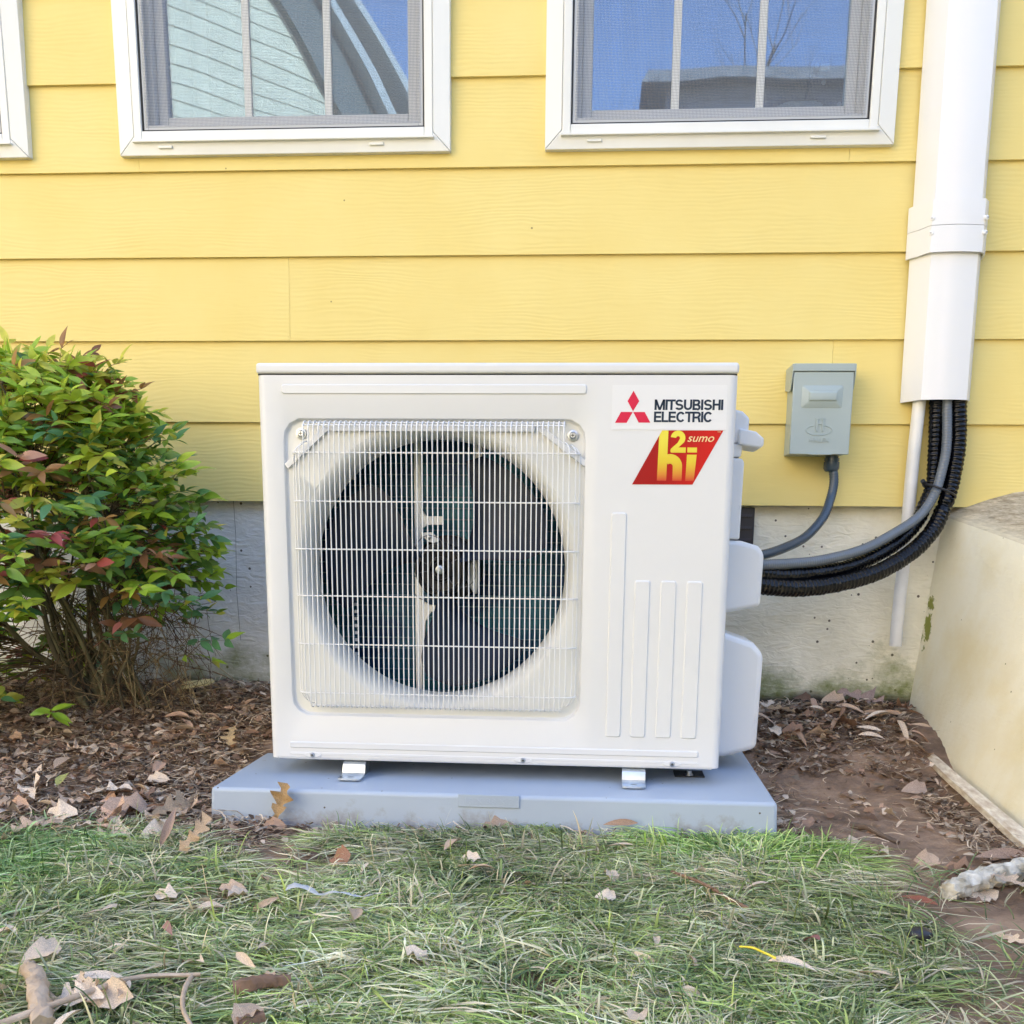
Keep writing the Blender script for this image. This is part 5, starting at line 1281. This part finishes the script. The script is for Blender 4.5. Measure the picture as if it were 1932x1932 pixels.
# counted leaves
KNAME = dict(lance='narrow leaf', broad='broad leaf', oval='oval leaf')
CNAME = ['brown', 'light brown', 'light tan', 'dark brown', 'pale tan', 'reddish tan', 'blackish brown']
def scatter(n, x0, x1, y0, y1, kinds, smin, smax, cols, label, group, seed, dz=(.008, .02), cond=None):
    r = random.Random(seed); c_ = 0; t_ = 0
    while c_ < n and t_ < 5000:
        t_ += 1; x = r.uniform(x0, x1); y = r.uniform(y0, y1)
        if blocked(x, y) or (cond and not cond(x, y)): continue
        kd = r.choice(kinds); cl = r.choice(cols)
        lb = KNAME[kd] if kd != 'oak' else 'lobed oak leaf'
        ground_leaf(kd, x, y, r.uniform(smin, smax), cl, CNAME[BROWNS.index(cl)] + ' ' + lb + ' ' + label, group, r.uniform(*dz)); c_ += 1
scatter(62, -1.25, -.60, -.93, -.45, ['broad', 'lance', 'oval', 'oak'], .04, .075, BROWNS[:6], 'lying in the mulch left of the pad', 'leaves in the mulch left of the pad', 31)
scatter(34, -.80, -.52, -.42, -.03, ['lance', 'lance', 'oval', 'oak'], .04, .065, BROWNS, 'piled between shrub, wall and unit', 'leaves piled behind the shrub', 32)
scatter(60, .42, .80, -.24, -.02, ['lance', 'oak', 'lance', 'broad'], .045, .075, BROWNS, 'heaped at the foundation right of the unit', 'leaves heaped at the foundation', 33, (.008, .035))
scatter(16, .42, .78, -.76, -.30, ['lance'], .03, .05, BROWNS[1:6], 'lying on the bare soil right of the pad', 'leaves on the bare soil', 34, (.004, .010))
scatter(48, -.75, .48, -1.58, -.86, ['lance', 'oval', 'lance', 'broad'], .03, .055, [BROWNS[2], BROWNS[4], BROWNS[1]], 'lying in the grass in front of the pad', 'leaves in the grass', 35, (.022, .032), lambda x, y: in_poly(x, y, LAWN))
scatter(10, .56, .78, -1.25, -.86, ['oak', 'broad', 'lance'], .045, .07, BROWNS[1:5], 'lying in the mud at the right edge', 'leaves in the mud at the right', 36, (.006, .014), lambda x, y: x < .76)
scatter(26, -.98, -.60, -.90, -.70, ['oak', 'broad', 'oak', 'lance'], .065, .10, [BROWNS[4], BROWNS[2], BROWNS[5], BROWNS[1]], 'piled at the lawn edge left of the pad', 'large leaves piled left of the pad', 37, (.012, .03))
scatter(9, -.56, -.30, -1.56, -1.40, ['oak', 'broad', 'lance'], .05, .08, [BROWNS[4], BROWNS[2]], 'beside the broken branch in the bottom left corner', 'leaves beside the broken branch', 38, (.03, .04))
# individual leaves one can single out
def one(kind, x, y, s, c, label, **kw): ground_leaf(kind, x, y, s, c, label, None, **kw)
TAN = (.50, .36, .20); PALE = (.50, .40, .31)
one('oak', -.4560, -.800, .078, (.42, .27, .13), 'golden brown oak leaf leaning upright against the left front of the pad', dz=.004, dirv=Vector((.28, .10, 1)), up=Vector((-.2, -1, .2)), roll=.2, name='oak_leaf')
one('oak', .640, -.045, .105, (.36, .26, .22), 'large greyish oak leaf on top of the heap at the foundation', dz=.045, dirv=Vector((1, -.35, -.1)), up=Vector((0, -.75, 1)), roll=0, name='oak_leaf')
one('oak', -.655, -.42, .075, TAN, 'golden lobed oak leaf beside the rear left of the pad', dz=.03, dirv=Vector((.2, -1, -.2)), up=Vector((0, -.5, 1)), roll=0, name='oak_leaf')
one('oak', -.545, -.985, .070, (.48, .34, .22), 'pale forked oak leaf standing up from the lawn at the left', dz=.020, dirv=Vector((.5, .3, .7)), up=Vector((0, -1, .5)), roll=0, name='oak_leaf')
one('lance', -.585, -.965, .065, (.42, .28, .21), 'long narrow brown leaf upright beside the forked oak leaf', dz=.020, dirv=Vector((.35, .2, .9)), up=Vector((0, -1, .5)), name='dead_leaf')
one('broad', -.10, -.795, .062, (.40, .29, .21), 'crumpled tan leaf at the foot of the pad below its size tab', dz=.014, dirv=Vector((1, .1, .2)), up=Vector((0, -.8, 1)), name='dead_leaf')
one('lance', .105, -.800, .060, (.40, .25, .16), 'reddish brown leaf resting on grass tips against the pad front', dz=.030, dirv=Vector((1, .1, .15)), up=Vector((0, -.6, 1)), name='dead_leaf')
one('broad', -.275, -1.02, .055, (.36, .19, .12), 'rusty broad leaf with a pale tip in the grass below the left foot', dz=.022, name='dead_leaf')
one('oak', .655, -.985, .075, PALE, 'pinkish grey lobed leaf leaning on the lichen log', dz=.03, dirv=Vector((.3, -.6, .1)), up=Vector((0, -.6, 1)), name='oak_leaf')
one('oval', -.435, -1.30, .028, (.36, .20, .16), 'small reddish pointed leaf in the middle of the left lawn', dz=.035, up=Vector((0, -.8, 1)), name='dead_leaf')
one('oval', .365, -1.28, .040, (.36, .15, .13), 'red brown leaf among grass near the yellow string', dz=.035, up=Vector((0, -.8, 1)), name='dead_leaf')
one('lance', .520, -1.065, .050, (.30, .11, .07), 'dark red narrow leaf at the right edge of the lawn', dz=.016, name='dead_leaf')
one('oval', -.890, -.70, .045, (.42, .42, .14), 'yellow green leaf lying in the mulch left of the pad', dz=.02, up=Vector((.5, -.7, 1)), dirv=Vector((.1, .9, .5)), name='dead_leaf')
one('oak', -.99, -.62, .080, (.42, .29, .19), 'light brown oak leaf in the mulch at the left edge', dz=.02, up=Vector((0, -.5, 1)), name='oak_leaf')
one('broad', -.76, -.80, .105, (.42, .30, .23), 'largest pale crumpled leaf of the pile at the left pad corner', dz=.022, dirv=Vector((1, .2, .1)), up=Vector((0, -.5, 1)), name='dead_leaf')
one('oak', -.66, -.82, .095, (.40, .29, .19), 'big tan leaf nearest the left front corner of the pad', dz=.024, dirv=Vector((.6, .8, .2)), up=Vector((0, -.6, 1)), name='oak_leaf')
one('broad', -1.20, -.40, .075, (.55, .46, .40), 'pinkish white folded leaf at the left edge under the shrub', dz=.02, up=Vector((0, -.5, 1)), name='dead_leaf')
one('lance', .690, -.86, .10, (.36, .25, .19), 'long curled brown leaf at the end of the cream strip', dz=.012, dirv=Vector((1, .2, .1)), up=Vector((0, -.4, 1)), name='dead_leaf')
one('oval', .655, -.43, .040, (.42, .27, .15), 'spotted tan oval leaf upright on the bare soil', dz=.010, dirv=Vector((.0, 1, .4)), up=Vector((0, -.8, 1)), name='dead_leaf')
one('broad', .735, -.45, .055, (.42, .32, .26), 'pale curled leaf lying across the cream strip', dz=.022, dirv=Vector((-1, -.4, .1)), name='dead_leaf')

# debris
def stick(name, pts, r0, r1, m, label, cat, n=10, rough_=.15):
    P = crom(pts, 8); mb = MB()
    def rf(i, k): t = i / (len(P) - 1); return lerp(r0, r1, t) * (1 + rough_ * noise.noise(Vector((i * .6, k * .8, r0 * 100))) + rough_ * .6 * noise.noise(Vector((i * 1.7, k * 1.9, 3))))
    mb.tube(P, r0, n, rf); o = mb.build(name, m, None, smooth=50); tag(o, label, cat); return o
M_BARK1 = mat('pale_bark', (.56, .44, .33), .85, .4, 30, .8, 70, (1, 1, 1), var2=(.36, .26, .18), bdist=.004)
M_LICH = mat('lichen_bark', (.78, .76, .68), .9, .5, 45, 1.0, 90, var2=(.34, .30, .22), bdist=.006)
M_BARK2 = mat('dark_bark', (.22, .13, .085), .85, .4, 30, .8, 60, (1, 3, 1), bdist=.004)
stick('log', [(.592, -1.045, .070), (.640, -1.005, .074), (.690, -.975, .076), (.735, -.950, .078)], .014, .016, M_LICH, 'lichen covered piece of branch in the mud at the right edge', 'branch', 22, .42)
stick('log', [(.715, -1.02, .068), (.745, -.985, .078), (.80, -.965, .078)], .017, .015, mat('mossy_bark', (.16, .15, .05), .9, .5, 40, .9, 80, var2=(.07, .055, .03)), 'mossy dark branch end behind the lichen covered piece', 'branch', 14, .3)
stick('branch', [(-.535, -1.440, .075), (-.505, -1.475, .080), (-.478, -1.520, .080), (-.452, -1.56, .070)], .009, .011, M_BARK1, 'thick broken tan branch piece in the bottom left corner', 'branch', 16, .38)
stick('twig', [(-.50, -1.58, .072), (-.44, -1.525, .082), (-.40, -1.465, .080), (-.335, -1.445, .078)], .004, .0025, M_BARK1, 'forked pale twig running right from the broken branch', 'twig', 8)
stick('twig', [(-.345, -1.445, .076), (-.335, -1.49, .080), (-.32, -1.53, .076), (-.29, -1.57, .07)], .0032, .0022, M_BARK1, 'short bent twig at the bottom edge right of the forked one', 'twig', 8)
stick('bark_chip', [(-.292, -1.462, .072), (-.265, -1.452, .076), (-.236, -1.44, .074)], .009, .006, M_BARK2, 'reddish brown bark chip in the lower left lawn', 'bark', 8, .4)
stick('bark_chip', [(-.262, -1.535, .066), (-.24, -1.52, .068)], .008, .007, M_BARK2, 'dark bark chip at the bottom edge of the lawn', 'bark', 8, .4)
stick('root', [(.545, -.665, .060), (.565, -.70, .066), (.578, -.735, .064), (.60, -.76, .058)], .006, .004, mat('muddy_root', (.14, .095, .065), .7, .3, 30, .6, 60), 'muddy root poking out of the bare soil right of the pad', 'root', 8, .3)
stick('twig', [(.205, -1.02, .078), (.245, -1.07, .078), (.275, -1.12, .075), (.30, -1.15, .070)], .0022, .003, M_BARK2, 'long dry stalk lying in the lawn below the right foot', 'twig', 6, .3)
stick('yellow_string', [(.262, -1.338, .092), (.275, -1.345, .094), (.288, -1.354, .092), (.300, -1.360, .088)], .0012, .0016, mat('yellow_plastic', (.75, .62, .05), .4), 'short bright yellow string lying in the grass', 'string', 8, .2)
lump('stone', (.503, -1.215, .068), (.016, .012, .010), mat('black_rubber_lump', (.02, .02, .024), .35, bump=.3), 'black rounded lump half hidden in the grass at the right', 'lump', 5)
mb = MB(); rs = []
for i in range(16):
    t = i / 15; x = lerp(-.322, -.19, t); y = -1.165 - .02 * t + .006 * math.sin(t * 9); w_ = .010 * (1 - t) ** 2 + .0008; z = gz(x, y) + .034 + .004 * math.sin(t * 14)
    rs.append([(x, y - w_, z), (x + .001, y, z + .35 * w_ + .002 * math.sin(i * 2.1)), (x, y + w_, z + .002 * math.cos(i * 1.7))])
mb.rings(rs, close=False); o = mb.build('plastic_shred', mat('clear_white_film', (.50, .52, .53), .25), None, smooth=70); tag(o, 'shred of whitish plastic film lying on the lawn', 'plastic scrap')
mb = MB(); mb.tube([(.497, -.205, .130), (.507, -.207, .131)], .0042, 10); a0_ = mb.build('wire_nut_cap', mat('red_plastic', (.5, .01, .03), .4), None, smooth=60); tag(a0_, 'small dark red cap beside the cream peg on the soil', 'cap')
mb = MB(); mb.tube([(.5085, -.207, .131), (.520, -.210, .133), (.531, -.206, .131), (.541, -.207, .130)], [.0045, .0038, .0045, .003], 10); o = mb.build('plastic_peg', mat('cream_plastic', (.72, .68, .50), .45), None, smooth=60); tag(o, 'small cream plastic peg on the soil right of the unit', 'peg')
mb = MB(); zz_ = gz(-.83, -.14) + .022
mb.add([(-.875, -.165, zz_), (-.805, -.155, zz_ + .012), (-.800, -.13, zz_ + .016), (-.812, -.115, zz_ + .018), (-.872, -.13, zz_ + .012)] + [(-.875, -.165, zz_ - .004), (-.805, -.155, zz_ + .008), (-.800, -.13, zz_ + .012), (-.812, -.115, zz_ + .014), (-.872, -.13, zz_ + .008)],
       [(0, 1, 2, 3, 4), (9, 8, 7, 6, 5)] + [(i, (i + 1) % 5, (i + 1) % 5 + 5, i + 5) for i in range(5)])
o = mb.build('siding_scrap', mat('pale_yellow_scrap', (.72, .62, .32), .5), None); tag(o, 'pale yellow siding scrap lying on leaves beside the shrub', 'scrap')
